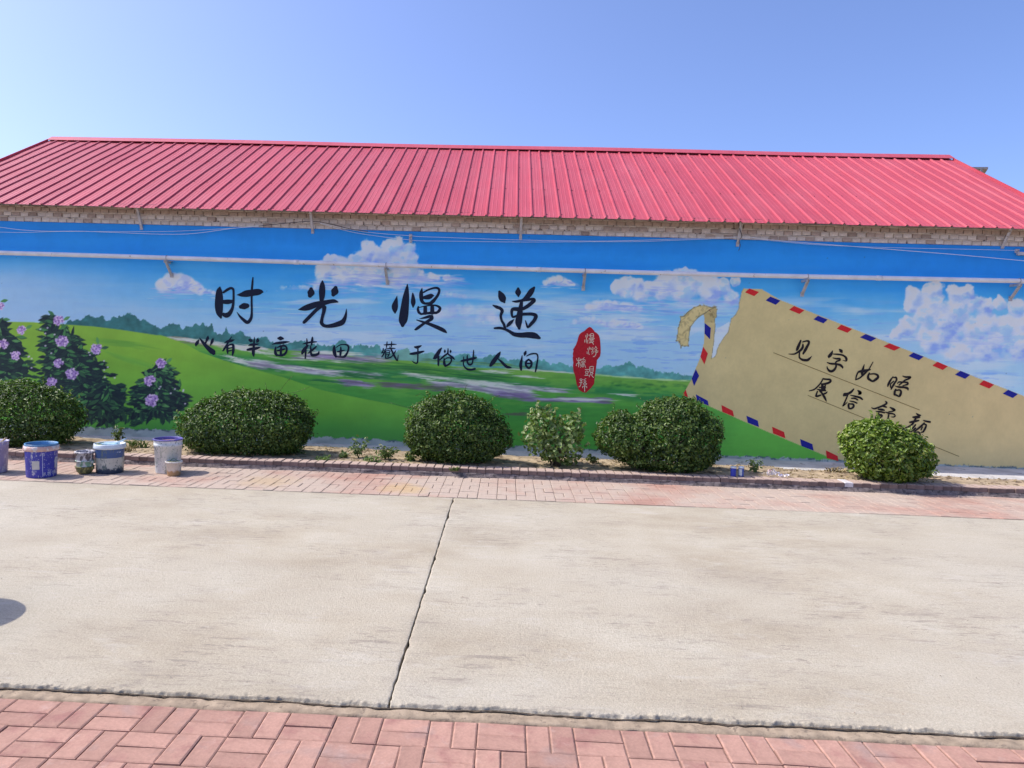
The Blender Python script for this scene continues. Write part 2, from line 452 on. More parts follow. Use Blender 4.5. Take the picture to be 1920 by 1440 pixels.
# ---- planter kerb: a row of bricks on a mortar bed
kerb = empty('kerb', (0, KERB_Y, 0)); tag(kerb, kind='structure')
kx = np.arange(-9, 9.001, 0.03)
def ragged(name, xs, prof, amp, mat, parent, seed):
    V = []
    for k, (y, z) in enumerate(prof):
        V.append(np.stack([xs, y + (fbm(xs * 6, xs * 0 + k * 3.3, seed, 4) - 0.5) * amp * 2, z + (fbm(xs * 5, xs * 0 + k * 5.1, seed + 5, 4) - 0.5) * amp * (0 if k == 0 else 1)], -1))
    V = np.array(V); m, n = V.shape[:2]; idx = np.arange(m * n).reshape(m, n)
    return link(name, np_mesh(name, V.reshape(-1, 3), np.stack([idx[:-1, :-1], idx[:-1, 1:], idx[1:, 1:], idx[1:, :-1]], -1).reshape(-1, 4)), mat, parent)
ragged('mortar_bed', kx, [(-0.035, -0.03), (-0.026, 0.004), (-0.012, 0.016), (-0.006, 0.03), (0.0, 0.046), (0.01, 0.05)], 0.016, M_MORTAR_D, kerb, 61)
MB().box((-9, 0.004, -0.08), (9, 0.19, 0.047)).build('core', M_MORTAR_D, kerb)
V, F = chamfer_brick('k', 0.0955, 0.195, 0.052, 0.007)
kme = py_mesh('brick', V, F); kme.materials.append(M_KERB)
kw = brick_mat('kerb_brick_white', (0.62, 0.58, 0.56), 0.1)
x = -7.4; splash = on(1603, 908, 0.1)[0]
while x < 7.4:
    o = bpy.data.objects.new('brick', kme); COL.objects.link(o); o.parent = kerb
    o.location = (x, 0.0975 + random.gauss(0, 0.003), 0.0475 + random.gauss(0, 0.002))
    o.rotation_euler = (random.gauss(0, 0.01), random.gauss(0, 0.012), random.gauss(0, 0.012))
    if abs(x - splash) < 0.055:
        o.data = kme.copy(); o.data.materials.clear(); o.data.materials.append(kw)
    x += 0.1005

# ---- planting bed and the concrete apron along the wall
apron_edge = np.array([(-9.0, 9.70), (-2.55, 9.66), (0.1, 9.52), (3.4, 9.36), (5.0, 9.12), (9.0, 8.85)])
gx = np.arange(-9, 9.01, 0.03); gy = np.arange(KERB_Y + 0.17, 9.86, 0.025)
GX, GY = np.meshgrid(gx, gy)
edge = np.interp(GX, apron_edge[:, 0], apron_edge[:, 1]) + (fbm(GX * 2.5, GX * 0, 71, 4) - 0.5) * 0.14
H = 0.078 + (fbm(GX * 1.6, GY * 1.6, 72, 5) - 0.45) * 0.05 + (vnoise(GX * 22, GY * 22, 73) - 0.5) * 0.014 + (vnoise(GX * 45, GY * 45, 74) - 0.5) * 0.008
H = H - 0.07 * sstep(-0.14, 0.06, GY - edge) 
H = np.where(GY < KERB_Y + 0.22, np.minimum(H, 0.088), H)
def soil_z(x, y):
    j = int(np.clip(round((y - gy[0]) / 0.025), 0, len(gy) - 1)); i = int(np.clip(round((x - gx[0]) / 0.03), 0, len(gx) - 1))
    return float(H[j, i])
idx = np.arange(H.size).reshape(H.shape)
tag(link('planter_soil', np_mesh('planter_soil', np.stack([GX, GY, H], -1).reshape(-1, 3), np.stack([idx[:-1, :-1], idx[:-1, 1:], idx[1:, 1:], idx[1:, :-1]], -1).reshape(-1, 4), True), M_SOIL), kind='structure')
ax = np.arange(-9, 9.01, 0.1)
V = []
for k, (y, z) in enumerate([(8.7, -0.08), (8.72, 0.028), (9.2, 0.032), (9.6, 0.04), (9.85, 0.048), (10.02, 0.052)]):
    V.append(np.stack([ax, ax * 0 + y, z + (vnoise(ax * 2, ax * 0 + k, 75) - 0.5) * 0.006 * (k > 0)], -1))
V = np.array(V); m, n = V.shape[:2]; idx = np.arange(m * n).reshape(m, n)
M_APRON = simple('apron_concrete', (0.50, 0.475, 0.44), 0.9, var=0.22, scale=3, spec=0.2, dirt=(0.30, 0.27, 0.23), dirt_scale=7, dirt_lo=0.6, bumpy=0.4)
tag(link('apron', np_mesh('apron', V.reshape(-1, 3), np.stack([idx[:-1, :-1], idx[:-1, 1:], idx[1:, 1:], idx[1:, :-1]], -1).reshape(-1, 4), True), M_APRON), kind='structure')

# ------------------------------------------------------------------ the building
BX0, BX1 = -8.2, 7.38
RX0, RX1 = -8.49, 7.62
EAVE_Y, EAVE_Z, RIDGE_Y, RIDGE_Z = 9.75, 3.285, 13.0, 5.05
MUR_T = 3.09
bld = empty('building', (0, WALL_Y, 0))
tag(bld, 'long low building with a pink ribbed metal roof and a landscape mural on its front', 'building')
def bpart(o, parent=bld):
    o.parent = parent; o.location = o.location - Vector((0, WALL_Y, 0)) if parent is bld else o.location
    return o
# walls behind the paint
M_CORE = simple('old_mortar', (0.58, 0.52, 0.43), 0.95, var=0.2, scale=12, spec=0.1, dirt=(0.20, 0.16, 0.13), dirt_scale=9, bumpy=0.6)
zt = EAVE_Z + (WALL_Y - EAVE_Y) * (RIDGE_Z - EAVE_Z) / (RIDGE_Y - EAVE_Y)
wl = MB()
wl.box((BX0, 0.012, -0.09), (BX1, 0.24, zt - 0.03))
wl.box((BX0, 5.75, -0.09), (BX1, 5.99, zt - 0.03))
for xx in (BX0, BX1 - 0.24):
    V = [(xx, 0.24, -0.09), (xx, 5.75, -0.09), (xx, 5.75, zt - 0.03), (xx, 3.0, RIDGE_Z - 0.06), (xx, 0.24, zt - 0.03)]
    V2 = [(a + 0.24, b, c) for a, b, c in V]
    wl.add(V + V2, [(0, 1, 2, 3, 4), (9, 8, 7, 6, 5)] + [(i, 5 + i, 5 + (i + 1) % 5, (i + 1) % 5) for i in range(5)])
wall = wl.build('wall', M_CORE, bld)
# cornice bricks above the painting
V, F = chamfer_brick('b', 0.118, 0.11, 0.055, 0.005)
def face_brick(lx):
    V = []; h = 0.056; c = 0.005; x = lx / 2; z = h / 2
    V = [(-x, 0.09, -z), (x, 0.09, -z), (x, 0.09, z), (-x, 0.09, z), (-x, c, -z), (x, c, -z), (x, c, z), (-x, c, z), (-x + c, 0, -z + c), (x - c, 0, -z + c), (x - c, 0, z - c), (-x + c, 0, z - c)]
    F = [(0, 1, 2, 3)] + [((i + 1) % 4, i, 4 + i, 4 + (i + 1) % 4) for i in range(4)] + [(4 + (i + 1) % 4, 4 + i, 8 + i, 8 + (i + 1) % 4) for i in range(4)] + [(11, 10, 9, 8)]
    return V, F
Vh, Fh = face_brick(0.113); Vs, Fs = face_brick(0.232)
def mk(V, F, mat):
    me = py_mesh('brick', V, F); me.materials.append(mat); return me
meh = mk(Vh, Fh, M_WBRICK); mehb = mk(Vh, Fh, M_WBRICK_B); mesb = mk(Vs, Fs, M_WBRICK_B)
courses = [(3.122, 0.000, 'h', 0), (3.196, -0.005, 'h', 1), (3.270, -0.010, 'h', 2), (3.345, -0.014, 's', 3)]
stuff_v, stuff_f = [], []
for (z, dy, kind, row) in courses:
    step = 0.1235 if kind == 'h' else 0.245
    x = BX0 + 0.07 + (row % 2) * step * 0.5
    while x < BX1 - 0.07:
        seen = -7.55 < x < 7.3 and row != 2 or (row == 2 and -1.2 < x < -0.5)
        jx, jz, jy = random.gauss(0, 0.004), random.gauss(0, 0.0025), random.gauss(0, 0.002)
        if seen:
            pale = row == 0 and random.random() < 0.93 or row == 1 and random.random() < 0.72
            o = bpy.data.objects.new('brick', (meh if pale else mehb) if kind == 'h' else mesb)
            COL.objects.link(o); o.parent = wall
            o.location = (x + jx, dy + jy, z + jz); o.rotation_euler = (0, random.gauss(0, 0.012), random.gauss(0, 0.012))
            o.scale = (random.uniform(0.93, 1.03), 1, random.uniform(0.93, 1.04))
        else:
            b = len(stuff_v); stuff_v += [(v[0] + x + jx, v[1] + dy + jy, v[2] + z + jz) for v in Vh]; stuff_f += [tuple(i + b for i in f) for f in (Fh if kind == 'h' else Fh)]
        x += step
o = link('brick_course', py_mesh('brick_course', stuff_v, stuff_f), M_WBRICK_B, wall); o['kind'] = 'stuff'
# raked mortar ledges between the courses
lx_ = np.arange(BX0 + 0.02, BX1, 0.06)
for k, z in enumerate((3.159, 3.233, 3.3075)):
    w = 0.0095
    P = [(0.02, z - w), (0.001 - 0.003 * k, z - w), (-0.001 - 0.003 * k, z + w), (0.02, z + w)]
    V = np.array([np.stack([lx_, y + (vnoise(lx_ * 5, lx_ * 0 + k, 81) - 0.5) * 0.008, zz + (vnoise(lx_ * 4, lx_ * 0 + 9 * k + i, 82) - 0.5) * 0.008], -1) for i, (y, zz) in enumerate(P)])
    idx = np.arange(V.shape[0] * V.shape[1]).reshape(V.shape[:2])
    link('mortar_joint', np_mesh('mortar_joint', V.reshape(-1, 3), np.stack([idx[:-1, :-1], idx[1:, :-1], idx[1:, 1:], idx[:-1, 1:]], -1).reshape(-1, 4)), M_CORE, wall)

# ---- roof: overlapping ribbed sheets
def roof_mat():
    m, t, b = new_mat('pink_roof_metal')
    oi = N(t, 'ShaderNodeObjectInfo')
    base = ramp(t, oi.outputs['Random'], [(0.0, (0.43, 0.058, 0.080)), (1.0, (0.49, 0.070, 0.094))])
    f = ramp(t, noise(t, 2.5, 6, 0.6, stretch=(6, 0.5, 0.5)), [(0.3, 0.90), (0.7, 1.08)])
    base = mix(t, 1.0, base, f, 'MULTIPLY')
    d = ramp(t, noise(t, 1.2, 5, 0.7, stretch=(1.6, 0.7, 0.7)), [(0.45, 0.0), (0.8, 0.30)])
    base = mix(t, d, base, (0.52, 0.17, 0.19))
    t.links.new(base, b.inputs['Base Color'])
    b.inputs['Roughness'].default_value = 0.5; b.inputs['Specular IOR Level'].default_value = 0.4
    return m
M_ROOF = roof_mat()
roof = empty('roof'); roof.parent = bld
slope = Vector((0, RIDGE_Y - EAVE_Y, RIDGE_Z - EAVE_Z)); SL = slope.length; sd = slope.normalized()
sn = Vector((0, -sd.z, sd.y))
X0 = at(1021.25, 408, EAVE_Y)[0]; X1 = at(1160, 410, EAVE_Y)[0]; PER = X1 - X0
rib_f = [0.0, 0.2036, 0.4144, 0.6216, 0.8252]
def sheet_profile(x0, x1, ribs):
    P = [(x0, 0.0)]
    for r in ribs:
        if x0 + 0.005 < r - 0.019 and r + 0.019 < x1 - 0.002:
            P += [(r - 0.019, 0.0), (r - 0.009, 0.021), (r + 0.009, 0.021), (r + 0.019, 0.0)]
    P.append((x1, 0.0))
    out = []
    for a, b in zip(P, P[1:]):            # faint stiffening lines in the flat pans
        out.append(a)
        if a[1] == 0 and b[1] == 0 and b[0] - a[0] > 0.12:
            for q in (0.33, 0.66):
                xm = a[0] + (b[0] - a[0]) * q; out += [(xm - 0.007, 0.0), (xm, 0.003), (xm + 0.007, 0.0)]
    out.append(P[-1])
    return out
def build_sheet(x0, x1, ribs, lift, L0, L1, back=False):
    P = sheet_profile(x0, x1, ribs)
    nl = 9
    V = []; n = len(P)
    for th in (0.0, -0.0015):
        for j in range(nl):
            s = L0 + (L1 - L0) * j / (nl - 1)
            for (x, h) in P:
                wob = (0.0022 * math.sin(s * 3.1 + x * 1.7) + 0.002 * math.sin(s * 7.3 + x * 5.1))
                p = Vector((x, EAVE_Y - WALL_Y, EAVE_Z)) + sd * s + sn * (h + lift + th + wob)
                if back: p.y = 2 * (RIDGE_Y - WALL_Y) - p.y
                V.append(p)
    F = []
    tot = nl * n
    for j in range(nl - 1):
        for i in range(n - 1):
            a = j * n + i
            F.append((a, a + 1, a + n + 1, a + n)); F.append((tot + a, tot + a + n, tot + a + n + 1, tot + a + 1))
    for i in range(n - 1):
        F.append((i + 1, i, tot + i, tot + i + 1)); a = (nl - 1) * n + i; F.append((a, a + 1, tot + a + 1, tot + a))
    for j in range(nl - 1):
        a = j * n; F.append((a, a + n, tot + a + n, tot + a)); a = j * n + n - 1; F.append((a + n, a, tot + a, tot + a + n))
    if back: F = [tuple(reversed(f)) for f in F]
    o = link('roof_sheet', py_mesh('roof_sheet', V, F), M_ROOF, roof)
    return o
k0 = int(math.floor((RX0 - X0) / PER)); k1 = int(math.ceil((RX1 - X0) / PER))
for k in range(k0, k1):
    a = X0 + k * PER; ribs = [a + f * PER for f in rib_f] + [a + PER]
    x0 = max(a - 0.028, RX0); x1 = min(a + PER - 0.0205, RX1)
    if x1 - x0 < 0.06: continue
    build_sheet(x0, x1, ribs, 0.0028 * (k % 2), random.uniform(-0.012, 0.012), SL - 0.02)
pb = MB(); pb.bar((RX0, 0, 0), (RX1, 0, 0), 0.01, 0.01)
allribs = [X0 + (k + f) * PER for k in range(k0, k1) for f in rib_f if RX0 < X0 + (k + f) * PER < RX1]
o = build_sheet(RX0, RX1, allribs, 0.0, 0.0, SL - 0.02, back=True); o.name = 'rear_roof_sheet'
# rows of roofing screws
sv, sf = [], []
for s_ in (0.10, 1.25, 2.4, 3.3):
    for r_ in allribs[::1]:
        p_ = Vector((r_ + 0.034, EAVE_Y - WALL_Y, EAVE_Z)) + sd * (s_ + random.gauss(0, 0.012)) + sn * 0.009; b_ = len(sv)
        for (dx, ds, dn) in ((-1, -1, -0.006), (1, -1, -0.006), (1, 1, -0.006), (-1, 1, -0.006), (-1, -1, 0), (1, -1, 0), (1, 1, 0), (-1, 1, 0)): sv.append(p_ + Vector((dx * 0.006, 0, 0)) + sd * ds * 0.006 + sn * dn)
        sf += [tuple(i + b_ for i in f_) for f_ in ((4, 5, 6, 7), (0, 1, 5, 4), (1, 2, 6, 5), (2, 3, 7, 6), (3, 0, 4, 7))]
o = link('roofing_screws', py_mesh('roofing_screws', sv, sf), simple('screw', (0.16, 0.05, 0.06), 0.5, metal=0.3), roof); o['kind'] = 'stuff'
# ridge cap with a rolled edge
cap = MB(); cw = 0.17
def ridge_pt(s, h, side):
    p = Vector((0, EAVE_Y - WALL_Y, EAVE_Z)) + sd * (SL - s) + sn * h
    if side: p.y = 2 * (RIDGE_Y - WALL_Y) - p.y
    return p
prof = [ridge_pt(cw, 0.028, 0), ridge_pt(cw, 0.036, 0), ridge_pt(0.03, 0.045, 0), Vector((0, RIDGE_Y - WALL_Y, RIDGE_Z + 0.052)), ridge_pt(0.03, 0.045, 1), ridge_pt(cw, 0.036, 1), ridge_pt(cw, 0.028, 1), Vector((0, RIDGE_Y - WALL_Y, RIDGE_Z + 0.03))]
xs = np.linspace(RX0 - 0.02, RX1 + 0.02, 24); V = []; F = []; n = len(prof)
for i, x in enumerate(xs):
    for p in prof: V.append((x, p.y, p.z + 0.006 * math.sin(x * 0.9)))
for i in range(len(xs) - 1):
    for k in range(n): F.append((i * n + k, i * n + (k + 1) % n, (i + 1) * n + (k + 1) % n, (i + 1) * n + k))
F.append(tuple(reversed(range(n)))); F.append(tuple((len(xs) - 1) * n + k for k in range(n)))
F = [tuple(reversed(f)) for f in F]
link('ridge_cap', py_mesh('ridge_cap', V, F), M_ROOF, roof)
for xx in (RX0 - 0.012, RX1 + 0.002):      # verge trims on both gable edges
    v = MB()
    a = Vector((xx + 0.005, EAVE_Y - WALL_Y, EAVE_Z)); 
    v.bar(a + sn * 0.0, a + sd * (SL - 0.15) + sn * 0.0, 0.012, 0.075, up=sn)
    v.build('verge_trim', M_ROOF, roof)
# steel purlin under the eave and the struts that hold it
M_STEEL = simple('weathered_steel', (0.33, 0.32, 0.31), 0.6, metal=0.25, var=0.3, scale=10, dirt=(0.16, 0.10, 0.07), dirt_scale=18, dirt_lo=0.6)
MB().box((RX0 + 0.05, -0.14, EAVE_Z + 0.02), (RX1 - 0.05, -0.10, EAVE_Z + 0.062)).build('eave_purlin', M_STEEL, bld)
M_ZINC = simple('pale_zinc', (0.50, 0.49, 0.48), 0.5, metal=0.2, var=0.2, scale=14, dirt=(0.30, 0.25, 0.2), dirt_scale=22, dirt_lo=0.6)
for (tx_, ty_, ux, uy) in ((265, 427, 256, 391), (586, 434, 580, 396), (976, 446, 979, 408), (1383, 458, 1388, 412), (1880, 462, 1903, 419)):
    a = at(tx_, ty_, WALL_Y - 0.01); b = at(ux, uy, EAVE_Y + 0.12)
    s_ = MB(); a[1] -= WALL_Y; b[1] -= WALL_Y; b[2] = EAVE_Z + 0.02
    b[0] = a[0] + (b[0] - a[0]) * 0.15
    s_.bar(a, b, 0.034, 0.007, up=(0, -1, 1)); s_.bar(Vector(a) + Vector((0.014, 0.004, 0)), Vector(b) + Vector((0.014, 0.004, 0)), 0.007, 0.032, up=(0, -1, 1))
    s_.box((a[0] - 0.02, -0.012, a[2] - 0.03), (a[0] + 0.02, 0.0, a[2] + 0.03))
    s_.build('eave_strut', M_ZINC, bld)

# ------------------------------------------------------------------ the mural
GAIN = np.array([0.475, 0.495, 0.735])      # what light the shaded wall gives back per unit of paint (measured)
MX0, MX1, MZ0, MZ1, MS = BX0, BX1, 0.0, MUR_T, 0.0092
mnx = int((MX1 - MX0) / MS) + 1; mnz = int((MZ1 - MZ0) / MS) + 1
gxm = np.linspace(MX0, MX1, mnx); gzm = np.linspace(MZ0, MZ1, mnz)
MXg, MZg = np.meshgrid(gxm, gzm)
# drawing coordinates: the design was laid out on the photograph's grid of the wall
_d = np.stack([MXg - CAM[0], np.full_like(MXg, WALL_Y - CAM[1]), MZg - CAM[2]], -1)
_w = _d @ _fw
PX = PCX + FPX * (_d @ _r) / _w; PY = PCY - FPX * (_d @ _u) / _w
def interp(pts, x):
    p = np.array(pts, dtype=float); return np.interp(x, p[:, 0], p[:, 1])
def rgb(*c): return np.array(c, dtype=float)
IMG = np.zeros(PX.shape + (3,))
def put(mask, col):
    """mask 0..1 over the whole wall"""
    global IMG
    IMG = IMG * (1 - mask[..., None]) + np.asarray(col) * mask[..., None]
# sky
top_y = interp([(-400, 404), (0, 414), (480, 425), (960, 439), (1440, 450), (1920, 455), (2300, 460)], PX)
v = PY - top_y
streak = fbm(PX * 0.012, PY * 0.11, 101, 5) - 0.5
blot = fbm(PX * 0.008, PY * 0.02, 102, 4) - 0.5
vv = v + streak * 26 + blot * 44
stops = [(-20, (26, 106, 196)), (20, (24, 112, 206)), (60, (32, 124, 216)), (100, (62, 148, 228)), (140, (104, 170, 232)), (175, (138, 182, 234)), (215, (146, 184, 232)), (330, (150, 184, 224))]
sx_ = [s[0] for s in stops]
sky3 = np.stack([np.interp(vv, sx_, [s[1][c] for s in stops]) for c in range(3)], -1)
# left end greyer and more lilac, right end deeper
lf = sstep(420, 0, PX) * sstep(50, 120, v)
sky3 = sky3 * (1 - 0.75 * lf[..., None]) + rgb(142, 170, 220) * 0.75 * lf[..., None]
rf = sstep(1300, 1900, PX) * sstep(130, 60, v)
sky3 = sky3 * (1 - 0.55 * rf[..., None]) + rgb(22, 104, 202) * 0.55 * rf[..., None]
IMG = sky3.copy()
lilac = np.array([150, 172, 222.])
# thin streaky cloud low in the sky
s1 = fbm(PX * 0.006 + 3, PY * 0.06, 105, 5)
rt = 0.15 + 0.85 * sstep(330, 620, PX)
put(np.clip(sstep(0.48, 0.72, s1) * sstep(85, 135, v) * 0.75 * rt, 0, 1), rgb(176, 194, 230))
s2 = fbm(PX * 0.014 + 9, PY * 0.16, 107, 4)
put(np.clip(sstep(0.62, 0.74, s2) * sstep(90, 140, v) * 0.45 * rt, 0, 1), rgb(112, 152, 220))
s3 = fbm(PX * 0.02 + 5, PY * 0.2, 109, 4)
put(np.clip(sstep(0.68, 0.74, s3) * sstep(100, 150, v) * 0.5 * rt, 0, 1), rgb(86, 126, 202))

def window(cx, cy, r):
    w = at(cx, cy, WALL_Y); m = r / 125.0 * 1.25 + 0.03
    i0 = max(int((w[0] - m - MX0) / MS), 0); i1 = min(int((w[0] + m - MX0) / MS) + 2, mnx)
    j0 = max(int((w[2] - m - MZ0) / MS), 0); j1 = min(int((w[2] + m - MZ0) / MS) + 2, mnz)
    return (slice(j0, j1), slice(i0, i1)) if i1 > i0 and j1 > j0 else None
def dab(cx, cy, rx, ry, ang, col, alpha=1.0, soft=0.25, taper=0.0):
    s = window(cx, cy, max(rx, ry))
    if s is None: return
    dx = PX[s] - cx; dy = PY[s] - cy; c, n = math.cos(ang), math.sin(ang)
    u = (dx * c + dy * n) / rx; w = (-dx * n + dy * c) / ry
    if taper: w = w / np.clip(1 - taper * np.abs(u), 0.15, 1)
    d = np.sqrt(u * u + w * w); a = (1 - sstep(1 - soft, 1 + soft, d)) * alpha
    IMG[s] = IMG[s] * (1 - a[..., None]) + np.asarray(col) * a[..., None]
def poly(pts, col, alpha=1.0):
    p = np.array(pts, dtype=float); c = (p.min(0) + p.max(0)) / 2; r = (p.max(0) - p.min(0)).max() / 2 + 4
    s = window(c[0], c[1], r)
    if s is None: return
    X, Y = PX[s], PY[s]; ins = np.zeros(X.shape, bool)
    for (x1, y1), (x2, y2) in zip(p, np.roll(p, -1, 0)):
        if y1 == y2: continue
        t = (Y - y1) / (y2 - y1)
        ins ^= ((y1 > Y) != (y2 > Y)) & (X < x1 + t * (x2 - x1))
    a = ins * alpha
    IMG[s] = IMG[s] * (1 - a[..., None]) + np.asarray(col) * a[..., None]

# cumulus clouds: heaps of puffs, pale on the upper side and lilac blue below
def cloud(puffs, seed, base_y, white=(190, 198, 228), shade=(136, 158, 226), edge=0.22, wisp=1.0):
    P = np.array(puffs, dtype=float); c = (P[:, :2].min(0) + P[:, :2].max(0)) / 2
    s = window(c[0], c[1], max((P[:, 0].max() - P[:, 0].min()), (P[:, 1].max() - P[:, 1].min())) / 2 + P[:, 2].max() + 12)
    X, Y = PX[s], PY[s]
    am = min(1.0, P[:, 2].mean() / 20)
    wx = ((fbm(X * 0.045, Y * 0.045, seed, 2) - 0.5) * 14 + (fbm(X * 0.14, Y * 0.14, seed + 2, 3) - 0.5) * 8) * am
    wy = ((fbm(X * 0.045, Y * 0.045, seed + 3, 2) - 0.5) * 12 + (fbm(X * 0.14, Y * 0.14, seed + 4, 3) - 0.5) * 8) * am
    def field(X, Y):
        acc = 0
        for (px_, py_, r) in P: acc = acc + np.exp(7.0 * np.clip(1 - np.hypot(X - px_, Y - py_) / r, -2.5, 1))
        return np.log(acc) / 7.0 - 0.02
    f0 = field(X + wx, Y + wy); f1 = field(X + wx - 5, Y + wy - 9)
    low = sstep(base_y - 30, base_y + 10, Y)
    brk = fbm(X * 0.02, Y * 0.16, seed + 9, 4)
    e = edge + low * 0.45 * wisp
    a = sstep(-0.02, e, f0 - low * (0.15 + 0.5 * (brk - 0.35)))
    n1 = fbm(X * 0.04, Y * 0.06, seed + 5, 5)
    sh = np.clip(0.30 - 1.15 * (f0 - f1) + (n1 - 0.5) * 1.5 + low * 0.42, 0, 1)
    col = np.asarray(white)[None, None] * (1 - sh[..., None]) + np.asarray(shade)[None, None] * sh[..., None]
    deep = sstep(0.58, 0.76, n1) * sstep(0.4, 0.85, sh) * 0.6
    col = col * (1 - deep[..., None]) + rgb(104, 128, 212) * deep[..., None]
    blue = sstep(0.58, 0.70, fbm(X * 0.045 + 7, Y * 0.06, seed + 13, 4)) * 0.4 * sstep(0.1, 0.4, f0)
    col = col * (1 - blue[..., None]) + rgb(110, 168, 230) * blue[..., None]
    col = col * (0.97 + 0.06 * fbm(X * 0.2, Y * 0.35, seed + 15, 3))[..., None]
    a = a * 0.96
    IMG[s] = IMG[s] * (1 - a[..., None]) + col * a[..., None]
cloud([(622, 489, 15), (690, 470, 21), (672, 488, 20), (705, 482, 19), (735, 463, 20), (749, 453, 11), (767, 472, 19), (776, 490, 16), (610, 505, 16), (640, 503, 24), (670, 508, 30), (710, 505, 34),
       (748, 502, 32), (604, 519, 13), (640, 525, 24), (690, 527, 28), (745, 524, 30), (785, 524, 20), (812, 522, 14), (838, 523, 12), (600, 531, 14), (590, 536, 10)], 201, 536)
cloud([(1158, 538, 14), (1178, 532, 17), (1198, 534, 16), (1215, 542, 15), (1250, 524, 18), (1275, 520, 20), (1302, 524, 20), (1330, 530, 20), (1355, 537, 16), (1286, 509, 9), (1380, 527, 11), (1240, 545, 22),
       (1280, 550, 30), (1330, 555, 26), (1200, 556, 18), (1175, 550, 13), (1120, 573, 14), (1145, 575, 13), (1170, 578, 12), (1370, 560, 20)], 241, 572, shade=(150, 170, 228))
cloud([(1712, 556, 20), (1704, 572, 15), (1745, 545, 17), (1758, 540, 13), (1748, 566, 24), (1790, 550, 18), (1812, 545, 13), (1735, 588, 26), (1795, 580, 26), (1825, 568, 18), (1770, 604, 30), (1700, 612, 22),
       (1680, 624, 14), (1850, 575, 16), (1875, 566, 14), (1905, 575, 18), (1850, 606, 26), (1820, 620, 30), (1890, 612, 26), (1925, 600, 26), (1750, 635, 34), (1800, 655, 40), (1860, 650, 40), (1920, 650, 46), (1990, 640, 60), (2060, 620, 60)],
      251, 690, white=(186, 192, 220), shade=(130, 158, 222))
random.seed(31)
CW = [(192, 200, 228), (184, 194, 226), (198, 204, 230)]; CS = [(140, 156, 216), (156, 172, 224), (126, 142, 208)]; CD = [(96, 120, 200), (110, 132, 208)]
def small_cloud(x, y, w, h, n=46, al=0.9, tail=True):
    """puffs heaped on a flat lilac base, drawn out into thin strokes"""
    for i in range(n // 2): dab(x + random.uniform(-0.55, 0.62) * w, y + h * random.uniform(0.28, 0.55), random.uniform(0.10, 0.24) * w, random.uniform(0.6, 1.6), random.gauss(0.03, 0.03), random.choice(CS), al * random.uniform(0.3, 0.8), 0.5, 0.3)
    for i in range(n):
        u = random.uniform(-0.5, 0.5); top = (1 - (2 * abs(u + 0.08)) ** 1.7) * h * random.uniform(0.3, 1.0)
        r = random.uniform(0.09, 0.17) * h + 0.05 * w * random.random()
        dab(x + u * w, y + h * 0.35 - top * 0.75, r * 1.2, r, random.uniform(0, 3), random.choice(CW if random.random() < 0.78 else CS), al * random.uniform(0.55, 1.0), 0.35)
    for i in range(n // 3): dab(x + random.uniform(-0.3, 0.45) * w, y + h * random.uniform(0.05, 0.4), random.uniform(0.05, 0.13) * w, random.uniform(0.7, 2.0), random.gauss(-0.1, 0.3), random.choice(CS + CD), al * random.uniform(0.3, 0.8), 0.45, 0.3)
    if tail:
        for i in range(n // 3): dab(x + random.uniform(-0.75, 0.95) * w, y + h * random.uniform(0.45, 0.95), random.uniform(0.06, 0.2) * w, random.uniform(0.4, 0.9), random.gauss(0.04, 0.03), random.choice(CS + CW), al * random.uniform(0.3, 0.7), 0.5, 0.3)
small_cloud(338, 530, 84, 36, 90)
small_cloud(385, 546, 40, 8, 24, 0.6)
small_cloud(1050, 527, 56, 16, 50, 0.8)
small_cloud(1150, 573, 100, 14, 60, 0.75)
small_cloud(1170, 606, 70, 18, 50, 0.45)
small_cloud(1105, 600, 60, 14, 40, 0.4)
small_cloud(872, 584, 120, 30, 70, 0.22)
small_cloud(930, 602, 110, 20, 50, 0.2)
small_cloud(560, 538, 70, 8, 30, 0.3)
small_cloud(845, 553, 60, 8, 26, 0.28)
# lilac undersides of the heaped clouds
for (x0, x1, y0, n, al) in ((585, 800, 531, 120, 0.75), (745, 868, 524, 70, 0.7), (650, 720, 520, 30, 0.6), (640, 860, 545, 60, 0.5), (1140, 1395, 572, 90, 0.5), (1130, 1280, 582, 40, 0.5), (1690, 1900, 640, 60, 0.3), (1210, 1260, 545, 20, 0.6)):
    for i in range(n):
        dab(random.uniform(x0, x1), y0 + random.gauss(0, 6), random.uniform(6, 22), random.uniform(0.7, 2.2), random.gauss(0.03, 0.08), random.choice(CS + CS + CD + CW), al * random.uniform(0.3, 0.9), 0.5, 0.3)
for i in range(150):                       # thin strokes all over the lower sky
    x = random.uniform(420, 1380); y = random.uniform(565, 665)
    if y > 600 + (x - 420) * 0.1 - 6 + 20: continue
    dab(x, y, random.uniform(8, 34), random.uniform(0.5, 1.3), random.gauss(0.03, 0.03), random.choice([(104, 140, 214), (180, 196, 230), (190, 202, 232), (120, 160, 228), (84, 120, 200)]), random.uniform(0.2, 0.65), 0.5, 0.3)
